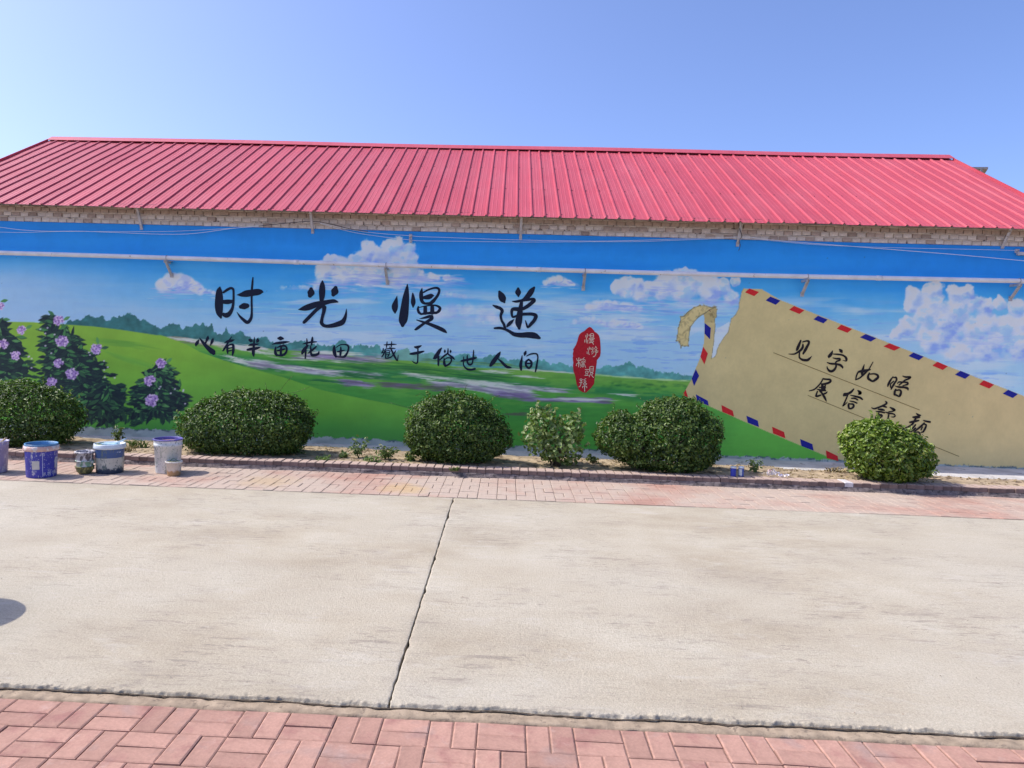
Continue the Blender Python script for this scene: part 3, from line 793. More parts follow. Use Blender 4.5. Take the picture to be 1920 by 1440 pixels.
# distant wood
tree_top = [(-300, 640), (0, 640), (110, 618), (125, 603), (140, 599), (150, 600), (160, 594), (168, 591), (180, 595), (190, 591), (198, 600), (206, 599), (215, 593), (226, 594), (232, 591), (242, 589), (252, 592), (262, 601), (272, 598), (282, 606),
            (292, 611), (302, 616), (312, 611), (325, 606), (336, 608), (342, 618), (350, 611), (360, 612), (368, 607), (374, 610), (380, 605), (390, 611), (398, 608), (401, 621), (412, 628), (420, 622), (424, 611), (428, 624), (440, 626), (452, 622), (462, 630),
            (474, 634), (488, 631), (500, 632), (508, 641), (520, 645), (540, 644), (553, 640), (566, 638), (578, 644), (595, 646), (610, 648), (628, 645), (640, 638), (650, 643), (662, 651), (672, 645), (684, 646), (694, 650), (708, 646), (716, 656), (730, 662),
            (752, 655), (762, 651), (772, 662), (790, 664), (806, 660), (822, 668), (860, 667), (875, 664), (900, 672), (925, 664), (940, 670), (955, 676), (970, 672), (988, 679), (1005, 676), (1018, 674), (1032, 682), (1050, 680), (1065, 685), (1100, 690),
            (1126, 689), (1140, 686), (1158, 688), (1170, 682), (1182, 679), (1194, 690), (1206, 685), (1216, 692), (1236, 695), (1252, 701), (1262, 697), (1280, 703), (1294, 704), (1330, 712), (2300, 760)]
tree_bot = [(-300, 655), (0, 655), (300, 628), (360, 642), (480, 652), (600, 661), (720, 673), (900, 690), (1000, 693), (1120, 702), (1200, 709), (1290, 714), (1400, 720), (2300, 770)]
jag = (fbm(PX * 0.25, PY * 0.15, 301, 3) - 0.5) * 9
tt = interp(tree_top, PX) + jag; tb = interp(tree_bot, PX)
m = sstep(-1.0, 1.0, PY - tt) * sstep(3, 0, PY - tb) * (PX < 1330)
far = sstep(120, 1000, PX)[..., None]
tcol = rgb(44, 92, 104) * (1 - far) + rgb(74, 132, 142) * far
lump = fbm(PX * 0.10, PY * 0.12, 303, 4)[..., None]
tcol = tcol * (0.80 + 0.42 * lump)
IMG = IMG * (1 - m[..., None]) + tcol * m[..., None]
pale = np.exp(-((PX - 762) / 34) ** 2) * m * 0.55 + np.exp(-((PX - 812) / 30) ** 2) * m * 0.3
IMG = IMG * (1 - pale[..., None]) + rgb(120, 160, 160) * pale[..., None]

# fields
fm = sstep(-1, 1, PY - tb - (fbm(PX * 0.03, PY * 0 + 2, 311, 3) - 0.5) * 3)
dd = PY - tb
fs = [(0, (96, 142, 66)), (12, (78, 136, 60)), (24, (46, 112, 66)), (34, (44, 110, 64)), (44, (76, 136, 60)), (60, (60, 124, 56)), (90, (54, 120, 56)), (130, (62, 128, 54)), (180, (54, 118, 60)), (260, (48, 108, 62))]
dv = dd + (fbm(PX * 0.008, PY * 0.05, 313, 4) - 0.5) * 26
fcol = np.stack([np.interp(dv, [s[0] for s in fs], [s[1][c] for s in fs]) for c in range(3)], -1)
fcol = fcol * (0.92 + 0.16 * fbm(PX * 0.05, PY * 0.25, 315, 4))[..., None]
lg = sstep(0.56, 0.68, fbm(PX * 0.02, PY * 0.16, 317, 4)) * sstep(90, 40, dd) * 0.5
fcol = fcol * (1 - lg[..., None]) + rgb(98, 148, 66) * lg[..., None]
rg = sstep(1280, 1420, PX) * sstep(730, 800, PY)
fcol = fcol * (1 - 0.75 * rg[..., None]) + rgb(84, 152, 66) * 0.75 * rg[..., None]
IMG = IMG * (1 - fm[..., None]) + fcol * fm[..., None]
# flower rows: streaks of short flat brush strokes
PAL_W = [(196, 196, 206), (168, 178, 186), (150, 168, 156), (186, 182, 204)]
PAL_L = [(158, 156, 184), (184, 184, 204), (132, 128, 156), (108, 104, 132)]
PAL_P = [(98, 86, 130), (120, 104, 158), (84, 80, 104), (142, 130, 176)]
PAL_B = [(140, 128, 132), (178, 170, 178), (96, 96, 92), (160, 150, 160)]
PAL_D = [(30, 88, 52), (38, 96, 60), (34, 82, 50)]
def strokes(x0, y0, x1, y1, thick, n, pal, lmin=6, lmax=26, hw=1.0, alpha=0.8):
    sl_ = math.atan2(y1 - y0, x1 - x0)
    for i in range(n):
        t = random.random(); x = x0 + (x1 - x0) * t; y = y0 + (y1 - y0) * t + random.gauss(0, thick)
        dab(x, y, random.uniform(lmin, lmax), random.uniform(0.5, 1.0) * hw + 0.35, sl_ + random.gauss(0, 0.03), random.choice(pal), random.uniform(0.4, 1.0) * alpha, 0.4, 0.3)
strokes(315, 634, 480, 655, 2.6, 70, PAL_B, hw=1.3); strokes(320, 633, 500, 654, 1.5, 40, PAL_W, hw=0.9); strokes(420, 648, 520, 664, 3, 40, PAL_W)
strokes(425, 668, 500, 684, 1.2, 16, PAL_W, hw=0.8)
strokes(548, 664, 720, 676, 3.6, 90, PAL_L, hw=1.4); strokes(565, 658, 660, 664, 1.5, 30, PAL_W); strokes(585, 667, 690, 674, 2.2, 40, PAL_P, hw=1.2)
strokes(545, 674, 640, 678, 1.2, 12, PAL_W, hw=0.8)
strokes(440, 676, 540, 690, 1.6, 40, PAL_W, hw=0.9); strokes(475, 683, 560, 693, 3.0, 70, PAL_L, hw=1.5); strokes(540, 690, 640, 700, 2.4, 60, PAL_W, hw=1.3); strokes(560, 694, 715, 706, 2.6, 70, PAL_L, hw=1.2)
strokes(640, 702, 720, 708, 2.5, 40, PAL_D)
strokes(640, 717, 695, 721, 2.6, 40, PAL_P, hw=1.3); strokes(590, 712, 650, 718, 1.2, 14, PAL_D)
strokes(760, 702, 960, 722, 2.0, 70, PAL_W, hw=0.9); strokes(720, 721, 830, 728, 2.6, 60, [(84, 78, 100), (98, 86, 122), (70, 84, 70)], hw=1.6); strokes(815, 718, 900, 726, 2.6, 50, PAL_L, hw=1.5)
strokes(880, 716, 960, 728, 3.0, 50, PAL_W, hw=1.4); strokes(900, 728, 990, 740, 4.0, 80, PAL_L, hw=1.8); strokes(930, 738, 990, 744, 2.5, 40, PAL_P, hw=1.8)
strokes(960, 726, 1060, 733, 2.0, 40, PAL_L, hw=1.3); strokes(985, 748, 1140, 751, 2.2, 70, PAL_P, hw=1.6); strokes(1040, 748, 1140, 750, 1.0, 20, PAL_W, hw=0.9)
strokes(960, 776, 990, 777, 1.5, 14, [(70, 80, 70)], hw=1.2); strokes(1000, 766, 1050, 770, 1.5, 14, PAL_D, hw=1)
strokes(850, 690, 960, 699, 2.5, 20, PAL_W, hw=0.8); strokes(960, 691, 1130, 703, 0.8, 30, PAL_W, hw=0.7); strokes(965, 704, 1000, 706, 0.8, 8, PAL_W, hw=0.7)
strokes(1120, 704, 1290, 714, 0.8, 30, [(160, 186, 150), (130, 170, 130)], hw=0.7); strokes(1150, 739, 1200, 741, 0.8, 10, PAL_W, hw=0.7)
strokes(650, 680, 960, 712, 5.0, 80, PAL_D, lmin=14, lmax=40, hw=1.4, alpha=0.5); strokes(520, 675, 700, 690, 3, 30, PAL_D, lmin=10, lmax=30, hw=1.2, alpha=0.5)
strokes(1130, 722, 1290, 728, 5.0, 60, PAL_D, lmin=3, lmax=8, hw=2.0, alpha=0.35)
strokes(800, 676, 1000, 688, 2.0, 30, [(104, 146, 66), (60, 96, 50)], hw=0.8)
# the near hill on the left
hill = [(-400, 608), (0, 604), (15, 603), (62, 604), (125, 608.5), (175, 612), (225, 618), (275, 625.5), (310, 631), (350, 646), (375, 660), (425, 677.5), (475, 692), (530, 707), (605, 732), (680, 747.5), (730, 757), (800, 774), (860, 792), (930, 830), (2300, 1200)]
hm = sstep(-0.7, 0.7, PY - interp(hill, PX))
hd = PY - interp(hill, PX)
hc = np.stack([np.interp(PY + (fbm(PX * 0.01, PY * 0.02, 321, 3) - 0.5) * 30, [600, 660, 720, 770, 805, 830], q) for q in ((116, 108, 96, 84, 64, 58), (154, 151, 148, 142, 128, 118), (60, 56, 57, 58, 60, 62))], -1)
hc = hc * (0.95 + 0.09 * fbm(PX * 0.02, PY * 0.06, 323, 4))[..., None]
IMG = IMG * (1 - hm[..., None]) + hc * hm[..., None]
strokes(190, 640, 270, 648, 3, 24, [(78, 130, 56), (88, 138, 58)], lmin=14, lmax=40, hw=2.5, alpha=0.35)
strokes(215, 665, 290, 690, 4, 24, [(84, 136, 60), (98, 152, 62)], lmin=14, lmax=40, hw=2.5, alpha=0.35)
# painted shrubs with lilac flowers
LEAF_D = [(22, 38, 48), (26, 46, 50), (30, 54, 52), (20, 32, 44), (34, 62, 56)]
LEAF_M = [(50, 96, 66), (60, 112, 70), (44, 80, 62), (74, 124, 80)]
def inside(p, x, y):
    c = False
    for (x1, y1), (x2, y2) in zip(p, p[1:] + p[:1]):
        if (y1 > y) != (y2 > y) and x < x1 + (y - y1) / (y2 - y1) * (x2 - x1): c = not c
    return c
def shrub(p, spine, n, lsz=1.0, mid=0.42):
    xs_ = [q[0] for q in p]; ys_ = [q[1] for q in p]; cy = sum(ys_) / len(ys_)
    sp2 = sorted(spine, key=lambda q: q[1])
    def sxf(y): return float(interp([(q[1], q[0]) for q in sp2], y))
    poly([(sxf(y) + (x - sxf(y)) * 0.80, y * 0.92 + 0.08 * cy) for x, y in p], (24, 40, 50), 0.97)
    pts_ = []
    while len(pts_) < n:
        x = random.uniform(min(xs_), max(xs_)); y = random.uniform(min(ys_), max(ys_))
        if inside(p, x, y): pts_.append((x, y))
    # outer leaves first, then the lighter ones in the middle
    pts_.sort(key=lambda q: -abs(q[0] - sxf(q[1])))
    for i, (x, y) in enumerate(pts_):
        sx = sxf(y + 8); a = math.atan2(4 + random.gauss(0, 4), (x - sx) + random.gauss(0, 5))
        if random.random() < 0.15: a = random.uniform(0, math.pi)
        m_ = random.random() < mid * (0.35 + i / n)
        L = random.uniform(8.0, 12.0) * lsz; W = random.uniform(2.9, 4.2) * lsz
        dab(x, y, L, W, a, (16, 28, 40), 0.7, 0.2, 0.5)
        dab(x - 0.4, y - 0.6, L * 0.9, W * 0.78, a, random.choice(LEAF_M if m_ else LEAF_D), 0.97, 0.16, 0.5)
def bloom(x, y, r):
    for k in range(7):                  # a ball of small florets, each of a few petals
        a = k * 0.9 + random.random(); q = r * (0.62 if k else 0.0); cx, cy = x + q * math.cos(a), y + q * math.sin(a) * 0.85
        for j in range(6):
            b2 = j * 1.05 + random.random() * 0.5
            dab(cx + r * 0.26 * math.cos(b2), cy + r * 0.24 * math.sin(b2), r * 0.25, r * 0.17, b2, random.choice([(150, 122, 190), (164, 138, 202), (134, 104, 176), (184, 162, 216), (196, 176, 222), (118, 92, 160)]), 0.95, 0.25)
        dab(cx, cy, r * 0.15, r * 0.12, 0, (84, 60, 128), 0.9, 0.4)
shrub([(-60, 590), (0, 598), (15, 600), (21, 620), (36, 628), (52, 640), (55, 655), (42, 665), (60, 680), (70, 700), (62, 712), (30, 716), (-60, 720)], [(0, 590), (-10, 720)], 150)
shrub([(85, 585), (97, 590), (104, 612), (124, 608), (134, 618), (148, 632), (158, 641), (150, 656), (176, 660), (192, 676), (205, 690), (212, 704), (200, 716), (186, 722), (224, 720), (232, 730), (238, 752), (232, 772), (222, 786), (206, 798), (184, 796), (166, 780), (150, 768), (128, 752), (100, 742),
       (86, 722), (70, 704), (82, 690), (72, 676), (80, 660), (70, 640), (82, 628), (74, 618)], [(112, 585), (116, 660), (140, 720), (190, 800)], 430)
shrub([(165, 735), (185, 722), (205, 724), (228, 720), (238, 740), (240, 765), (230, 785), (205, 800), (180, 795), (168, 770)], [(200, 740), (200, 800)], 70, 1.15)
shrub([(275, 696), (290, 688), (300, 676), (314, 686), (330, 700), (324, 712), (338, 722), (350, 738), (356, 756), (344, 768), (330, 782), (318, 788), (300, 780), (282, 782), (262, 796), (250, 800), (242, 782), (240, 762), (250, 742), (244, 730), (262, 716), (268, 704)], [(302, 676), (296, 730), (290, 800)], 300)
for i in range(46):
    x = random.choice([random.gauss(196, 22), random.gauss(285, 26)]); dab(x, random.uniform(776, 792), random.uniform(2.2, 3.4), random.uniform(6, 10), random.gauss(0, 0.35), random.choice(LEAF_D), 0.95, 0.2, 0.4)
for (x, y, r) in ((110, 601, 12), (116, 640, 14), (110, 681, 11), (135, 701, 14), (97, 718, 13), (181, 654, 13), (302, 681, 12), (281, 714, 13), (285, 751, 15), (41, 619, 11), (6, 645, 12), (30, 667, 11), (1, 574, 9), (-30, 640, 12)):
    bloom(x, y, r * 0.85)
for (x, y, a) in ((96, 587, 0.6), (125, 597, -0.5), (93, 603, 0.4), (183, 639, 1.4), (197, 652, -0.2), (317, 676, -0.7), (274, 700, 1.2), (8, 564, -0.2), (12, 599, 0.1), (54, 613, -0.5)):
    dab(x, y, 7, 3.2, a, random.choice(LEAF_M), 0.97, 0.2, 0.4)
for i in range(28):
    x, y = random.choice([(90, 640), (160, 660), (60, 690), (305, 715), (346, 730), (30, 640), (205, 690)]); dab(x + random.gauss(0, 14), y + random.gauss(0, 14), 1.8, 1.5, 0, (176, 168, 206), 0.85, 0.4)

# torn envelope
KRAFT = (163, 151, 120)
def z8(pts, ox=1240, oy=540, s=8.0): return [(ox + x / s, oy + y / s) for x, y in pts]
def z4(pts, ox=1440, oy=560): return z8(pts, ox, oy, 4.0)
def z7(pts): return z8(pts, 960, 560, 4.0)
env = z8([(1235, 5)]) + z4([(-48, -72)]) + [(1462, 562), (1907, 737.5), (2050, 794), (2300, 894), (2300, 980), (1590, 980), (1590, 868)] + z4([(525, 1217), (0, 1000)]) + z7([(1475, 805), (1280, 722)]) \
    + z8([(440, 1395), (520, 1195), (585, 1040), (628, 880), (640, 780), (650, 560), (640, 395), (720, 330), (815, 285), (835, 320), (825, 430), (800, 470), (808, 580), (795, 690), (790, 800), (770, 930), (755, 1050), (800, 1035), (830, 980), (835, 930), (870, 850), (940, 740), (1005, 660), (1025, 560), (1050, 460), (1115, 400), (1165, 300), (1170, 220), (1190, 130), (1205, 60)])
# ragged dry edge of the paint, bare plaster below it
base_y = interp([(-400, 782), (0, 794), (160, 801), (340, 807.5), (600, 819), (960, 836), (1440, 857), (1920, 877), (2300, 892)], PX)
env_m = np.zeros(PX.shape, bool)
p = np.array(env)
for (x1, y1), (x2, y2) in zip(p, np.roll(p, -1, 0)):
    if y1 == y2: continue
    t = (PY - y1) / (y2 - y1); env_m ^= ((y1 > PY) != (y2 > PY)) & (PX < x1 + t * (x2 - x1))
kr = np.asarray(KRAFT) * (0.97 + 0.06 * fbm(PX * 0.012, PY * 0.015, 331, 4))[..., None] * (0.985 + 0.03 * fbm(PX * 0.3, PY * 0.3, 332, 2))[..., None]
rp = sstep(1500, 1950, PX)[..., None]
kr = kr * (1 - 0.5 * rp) + np.array((172, 150, 124.)) * 0.5 * rp  # pinker towards the right: lens flare put into the paper colour
# thin dark line round the torn edges (painted), then the paper
edge_pts = z8([(440, 1395), (520, 1195), (585, 1040), (628, 880), (640, 780), (650, 560), (640, 395)])
IMG = np.where(env_m[..., None], kr, IMG)
def line(pts, w, col, alpha=0.8):
    for (x1, y1), (x2, y2) in zip(pts, pts[1:]):
        L = math.hypot(x2 - x1, y2 - y1); k = max(int(L / 3), 1)
        for i in range(k + 1):
            t = i / k; dab(x1 + (x2 - x1) * t, y1 + (y2 - y1) * t, 2.4, w * random.uniform(0.7, 1.3), math.atan2(y2 - y1, x2 - x1), col, alpha, 0.4)
# curled strip
curl = z8([(815, 285), (740, 290), (650, 265), (580, 262), (490, 295), (400, 360), (345, 420), (295, 430), (285, 500), (255, 600), (240, 720), (228, 790), (270, 805), (295, 890), (310, 862), (350, 872), (405, 868), (412, 730), (432, 590), (500, 500), (560, 430), (640, 385), (720, 330)])
poly(curl, (168, 156, 122))
for i in range(140):
    k = random.randrange(len(curl)); x, y = curl[k]; x2, y2 = curl[random.randrange(len(curl))]
    t = random.random() * 0.5; x, y = x + (x2 - x) * t, y + (y2 - y) * t
    if inside(curl, x, y): dab(x, y, random.uniform(2, 5), random.uniform(1, 2), random.uniform(0, 3), random.choice([(128, 116, 88), (168, 158, 128), (140, 128, 98)]), 0.5, 0.5)
line(curl + curl[:1], 0.8, (92, 86, 70), 0.75)
fold = z8([(640, 395), (720, 330), (815, 285), (835, 320), (825, 430), (800, 470), (790, 520), (655, 520)])
poly(fold, (148, 136, 104))
for i in range(26): dab(random.uniform(1322, 1341), random.uniform(580, 604), random.uniform(1.5, 4), random.uniform(0.8, 1.6), random.uniform(0, 3), random.choice([(110, 100, 74), (150, 140, 108)]), 0.6, 0.4)
line(z8([(640, 395), (720, 330), (815, 285), (835, 320), (825, 430), (800, 470), (808, 580), (795, 690), (790, 800), (770, 930), (755, 1050)]), 0.7, (98, 92, 76), 0.7)
poly(z8([(710, 330), (735, 325), (740, 360), (725, 350)]), (96, 24, 30))
# tear gap: white mist shows through
poly(z8([(1020, 500), (1025, 560), (1005, 660), (940, 740), (870, 850), (835, 930), (830, 980), (800, 1030), (757, 1045), (772, 930), (792, 800), (800, 690), (830, 610), (930, 560)]), (172, 180, 204), 0.75)
line(z8([(755, 1050), (800, 1035), (830, 980), (835, 930), (870, 850), (940, 740), (1005, 660), (1025, 560), (1050, 460), (1115, 400), (1165, 300), (1170, 220), (1190, 130), (1205, 60), (1235, 5)]), 0.6, (112, 108, 96), 0.6)
poly(z8([(640, 395), (600, 420), (500, 500), (440, 590), (420, 730), (560, 650), (640, 600)]), (160, 176, 212), 0.5)
# base
rag = (fbm(PX * 0.12, PY * 0.05, 341, 4) - 0.5) * 7 + (vnoise(PX * 0.5, PY * 0.5, 342) - 0.5) * 3
bd = PY - base_y + rag
bm_ = sstep(-0.6, 0.6, bd)
pl = np.array((128, 138, 156.)) * (0.84 + 0.3 * fbm(PX * 0.05, PY * 0.1, 343, 4))[..., None]
IMG = IMG * (1 - bm_[..., None]) + pl * bm_[..., None]
dk = np.exp(-((bd - 1.2) / 1.6) ** 2) * sstep(0.40, 0.62, vnoise(PX * 0.16, PY * 0.2, 344))
IMG = IMG * (1 - 0.8 * dk[..., None]) + np.array((42, 60, 78.)) * 0.8 * dk[..., None]
# scuffs, dust and faint trowel marks over everything
IMG *= (0.965 + 0.07 * fbm(PX * 0.035, PY * 0.035, 351, 5))[..., None]
IMG *= (0.994 + 0.012 * vnoise(PX * 0.55, PY * 0.12, 353))[..., None]
for i in range(36):
    dab(random.uniform(0, 1920), random.uniform(440, 800), random.uniform(0.6, 1.3), random.uniform(0.6, 1.2), 0, (40, 60, 90), 0.5, 0.4)
IMGL = lin(np.clip(IMG, 0, 255)) / GAIN
IMGL = IMGL * np.minimum(1.0, 0.90 / np.maximum(IMGL.max(-1, keepdims=True), 1e-6))
rel = np.zeros_like(MXg)
Vm = np.stack([MXg, (fbm(MXg * 1.1, MZg * 1.1, 361, 3) - 0.5) * 0.006 - 0.0, MZg], -1).reshape(-1, 3)
idx = np.arange(Vm.shape[0]).reshape(mnz, mnx)
Fm = np.stack([idx[:-1, :-1], idx[:-1, 1:], idx[1:, 1:], idx[1:, :-1]], -1).reshape(-1, 4)
# rim back to the brickwork
def rim(lineidx, flip):
    global Vm
    b = len(Vm); lo = Vm[lineidx].copy(); lo[:, 1] = 0.02; k = len(lineidx); a = np.arange(k - 1)
    Vm = np.concatenate([Vm, lo]); f = np.stack([lineidx[a], lineidx[a + 1], b + a + 1, b + a], -1)
    return f[:, ::-1] if flip else f
nv0 = len(Vm)
f1 = rim(idx[-1, :], False); f2 = rim(idx[0, :], True); f3 = rim(idx[:, 0], False); f4 = rim(idx[:, -1], True)
mme = np_mesh('mural', Vm, np.concatenate([Fm, f1, f2, f3, f4]), smooth=True)
ca = mme.color_attributes.new('paint', 'FLOAT_COLOR', 'POINT')
colr = np.full((len(Vm), 4), 1.0, dtype=np.float32); colr[:nv0, :3] = IMGL.reshape(-1, 3); colr[nv0:, :3] = 0.4
ca.data.foreach_set('color', colr.ravel())
mm, t, b = new_mat('mural_paint')
an = N(t, 'ShaderNodeAttribute', attribute_name='paint')
g = ramp(t, noise(t, 5, 6, 0.65), [(0.3, 0.965), (0.7, 1.03)])
t.links.new(mix(t, 1.0, an.outputs['Color'], g, 'MULTIPLY'), b.inputs['Base Color'])
b.inputs['Roughness'].default_value = 0.55; b.inputs['Specular IOR Level'].default_value = 0.3
bump(t, b, noise(t, 16, 7, 0.62), 0.22, 0.006)
mural = link('mural', mme, mm, bld)
mural['label'] = 'painted plaster front with blue sky, clouds, green fields, lilac flowers and a torn envelope'

# ---- flat paint laid over the picture: stripes, rules, lettering and seal
def paint(name, disp, rough=0.5, var=0.1):
    c = lin(disp) / GAIN
    return simple(name, tuple(np.clip(c, 0.002, 0.9)), rough, var=var, scale=30, spec=0.12)
P_RED = paint('paint_red', (160, 34, 44)); P_NAVY = paint('paint_navy', (26, 30, 124)); P_INK = paint('paint_ink', (20, 26, 48), 0.45)
P_INK2 = paint('paint_black', (30, 26, 32), 0.45); P_RULE = paint('paint_brown', (96, 80, 52)); P_SEAL = paint('paint_seal', (140, 26, 40), var=0.14); P_PALE = paint('paint_pale', (222, 172, 172))
def wall_pts(pts, lift):
    out = []
    for x, y in pts:
        w = at(x, y, WALL_Y); out.append((w[0], -0.0035 - lift, w[2]))
    return out
def flat(name, polys, mat, lift=0.0, label=None):
    """flat painted shapes, each its own layer so that overlapping strokes never share a plane"""
    V = []; F = []
    for k, q in enumerate(polys):
        ly, q = q if isinstance(q, tuple) else (k, q)
        w = wall_pts(q, lift + 0.0001 * ly); b_ = len(V); V += w
        # face towards the street (-y)
        A = sum(w[i][0] * w[(i + 1) % len(w)][2] - w[(i + 1) % len(w)][0] * w[i][2] for i in range(len(w)))
        f = tuple(range(b_, b_ + len(w))); F.append(f if A > 0 else tuple(reversed(f)))
    o = link(name, py_mesh(name, V, F), mat, mural)
    if label: o['label'] = label
    return o
def stroke(pts, s, ox, oy, wk=1.0):
    """brush stroke outline from (x, y, width) points"""
    P = [(ox + x / s, oy + y / s, w / s * wk) for x, y, w in pts]
    if len(P) == 1: P = P * 2
    Q = []
    for i in range(len(P) - 1):
        p0, p1, p2, p3 = P[max(i - 1, 0)], P[i], P[i + 1], P[min(i + 2, len(P) - 1)]
        for k in range(6):
            u = k / 6
            Q.append(tuple(0.5 * (2 * p1[c] + (p2[c] - p0[c]) * u + (2 * p0[c] - 5 * p1[c] + 4 * p2[c] - p3[c]) * u * u + (-p0[c] + 3 * p1[c] - 3 * p2[c] + p3[c]) * u ** 3) for c in range(3)))
    Q.append(P[-1])
    quads = []; Ls, Rs = [], []
    for i, (x, y, w) in enumerate(Q):
        a = Q[max(i - 1, 0)]; c = Q[min(i + 1, len(Q) - 1)]
        dx, dy = c[0] - a[0], c[1] - a[1]; L = math.hypot(dx, dy) or 1
        nx, ny = -dy / L, dx / L; w = max(w, 0.15)
        Ls.append((x + nx * w / 2, y + ny * w / 2)); Rs.append((x - nx * w / 2, y - ny * w / 2))
    polys = [(0, [Ls[i], Ls[i + 1], Rs[i + 1], Rs[i]]) for i in range(len(Q) - 1)]
    for (x, y, w), sgn in ((Q[0], -1), (Q[-1], 1)):
        if w > 0.3: polys.append((1, [(x + w / 2 * math.cos(a * math.pi / 5), y + w / 2 * math.sin(a * math.pi / 5)) for a in range(10)]))
    # round joints in sharp bends
    for i in range(1, len(Q) - 1):
        d1 = math.atan2(Q[i][1] - Q[i - 1][1], Q[i][0] - Q[i - 1][0]); d2 = math.atan2(Q[i + 1][1] - Q[i][1], Q[i + 1][0] - Q[i][0])
        if abs((d2 - d1 + math.pi) % (2 * math.pi) - math.pi) > 0.45:
            polys.append((2, [(Q[i][0] + Q[i][2] / 2 * math.cos(a * math.pi / 5), Q[i][1] + Q[i][2] / 2 * math.sin(a * math.pi / 5)) for a in range(10)]))
    return polys
def glyph(ox, oy, s, strokes_, mat, label, wk=1.0, name='painted_character', lift=0.0, groups=None):
    if groups:                          # a big character: strokes that stand apart are pieces of their own
        for g in groups: glyph(ox, oy, s, [strokes_[i] for i in g], mat, 'brush stroke of the ' + label, wk, 'painted_stroke', lift)
        return
    polys = []
    for k, st in enumerate(strokes_): polys += [(3 * k + l, q) for l, q in stroke(st, s, ox, oy, wk)]
    return flat(name, polys, mat, lift, label)
# envelope stripes
def quad(name, pts, mat): return flat(name, [pts], mat)
reds = [z8([(1320, 8), (1465, 60), (1392, 122), (1255, 65)]), z4([(195, 55), (272, 88), (235, 115), (158, 83)]), z4([(548, 195), (630, 228), (595, 256), (515, 225)]), z4([(910, 335), (992, 367), (945, 390), (865, 358)]),
        z4([(1270, 473), (1347, 507), (1310, 535), (1232, 502)]), z4([(1617, 612), (1695, 645), (1658, 674), (1583, 643)]), z4([(1975, 753), (2050, 785), (2012, 816), (1937, 783)]),
        z8([(628, 880), (697, 985), (645, 1145), (585, 1030)]), z7([(1302, 682), (1320, 740), (1280, 722)]), z7([(1570, 797), (1655, 840), (1665, 885), (1577, 848)]), z4([(30, 960), (120, 1000), (130, 1047), (38, 1010)]), z4([(433, 1137), (522, 1180), (527, 1217), (440, 1195)])]
blues = [z8([(1635, 128), (1785, 190), (1715, 252), (1565, 185)]), z4([(375, 128), (447, 157), (415, 185), (340, 155)]), z4([(732, 265), (812, 297), (770, 322), (688, 290)]), z4([(1090, 404), (1167, 435), (1130, 462), (1053, 430)]),
         z4([(1443, 541), (1515, 571), (1478, 601), (1402, 570)]), z4([(1800, 683), (1873, 715), (1835, 745), (1760, 712)]), z8([(650, 525), (742, 600), (728, 770), (648, 685)]), z7([(1378, 528), (1403, 578), (1365, 655), (1347, 600)]),
         z7([(1378, 717), (1468, 765), (1475, 802), (1388, 768)]), z7([(1757, 877), (1843, 915), (1852, 962), (1768, 930)]), z4([(240, 1052), (332, 1090), (342, 1140), (250, 1105)])]
for q in reds: quad('painted_red_stripe', q, P_RED)
for q in blues: quad('painted_blue_stripe', q, P_NAVY)
def rule(a, b):
    (x1, y1), (x2, y2) = a, b; L = math.hypot(x2 - x1, y2 - y1); nx, ny = -(y2 - y1) / L * 0.55, (x2 - x1) / L * 0.55
    flat('painted_rule', [[(x1 + nx, y1 + ny), (x2 + nx, y2 + ny), (x2 - nx, y2 - ny), (x1 - nx, y1 - ny)]], P_RULE)
rule(z4([(40, 405)])[0], z4([(1137, 835)])[0]); rule(z4([(298, 725)])[0], z4([(1432, 1183)])[0])
# big lettering
glyph(390, 515, 16, [
    [(360, 375, 40), (340, 480, 170), (335, 700, 235), (330, 950, 245), (345, 1150, 190), (390, 1290, 60)],
    [(470, 530, 70), (600, 440, 80), (700, 405, 75), (760, 450, 70), (770, 600, 65), (765, 800, 70), (735, 1000, 90), (650, 1160, 130), (550, 1220, 150), (440, 1180, 90)],
    [(440, 815, 110), (600, 815, 140), (740, 800, 90)],
    [(875, 605, 20), (1000, 600, 120), (1150, 570, 200), (1350, 540, 195), (1500, 520, 190), (1600, 515, 130), (1635, 520, 60)],
    [(1350, 90, 40), (1335, 250, 62), (1315, 500, 65), (1310, 800, 62), (1315, 1100, 65), (1300, 1280, 85), (1235, 1400, 100), (1160, 1425, 105), (1050, 1340, 90), (950, 1240, 60), (870, 1120, 12)],
    [(985, 965, 120), (1080, 945, 190), (1170, 935, 150)]], P_INK, 'large brushed character reading shi, time', groups=[(0, 1, 2), (3, 4), (5,)])
glyph(550, 525, 16, [
    [(535, 270, 110), (530, 380, 220), (500, 470, 130)], [(875, 30, 40), (870, 150, 150), (865, 330, 190), (860, 480, 170), (850, 640, 120), (870, 760, 150)],
    [(1270, 235, 120), (1245, 340, 230), (1200, 440, 120)],
    [(150, 890, 15), (330, 850, 150), (500, 800, 190), (700, 730, 170), (900, 690, 150), (1100, 645, 120), (1230, 635, 110), (1335, 660, 40)],
    [(860, 770, 110), (700, 890, 105), (550, 1040, 105), (400, 1190, 105), (320, 1270, 90)],
    [(930, 820, 130), (920, 930, 110), (880, 1080, 95), (855, 1200, 100), (850, 1290, 110), (920, 1365, 100), (1050, 1385, 105), (1250, 1350, 140), (1450, 1280, 160), (1530, 1180, 120), (1580, 1020, 70), (1595, 860, 10)]], P_INK, 'large brushed character reading guang, light', groups=[(0,), (2,), (1, 3, 4, 5)])
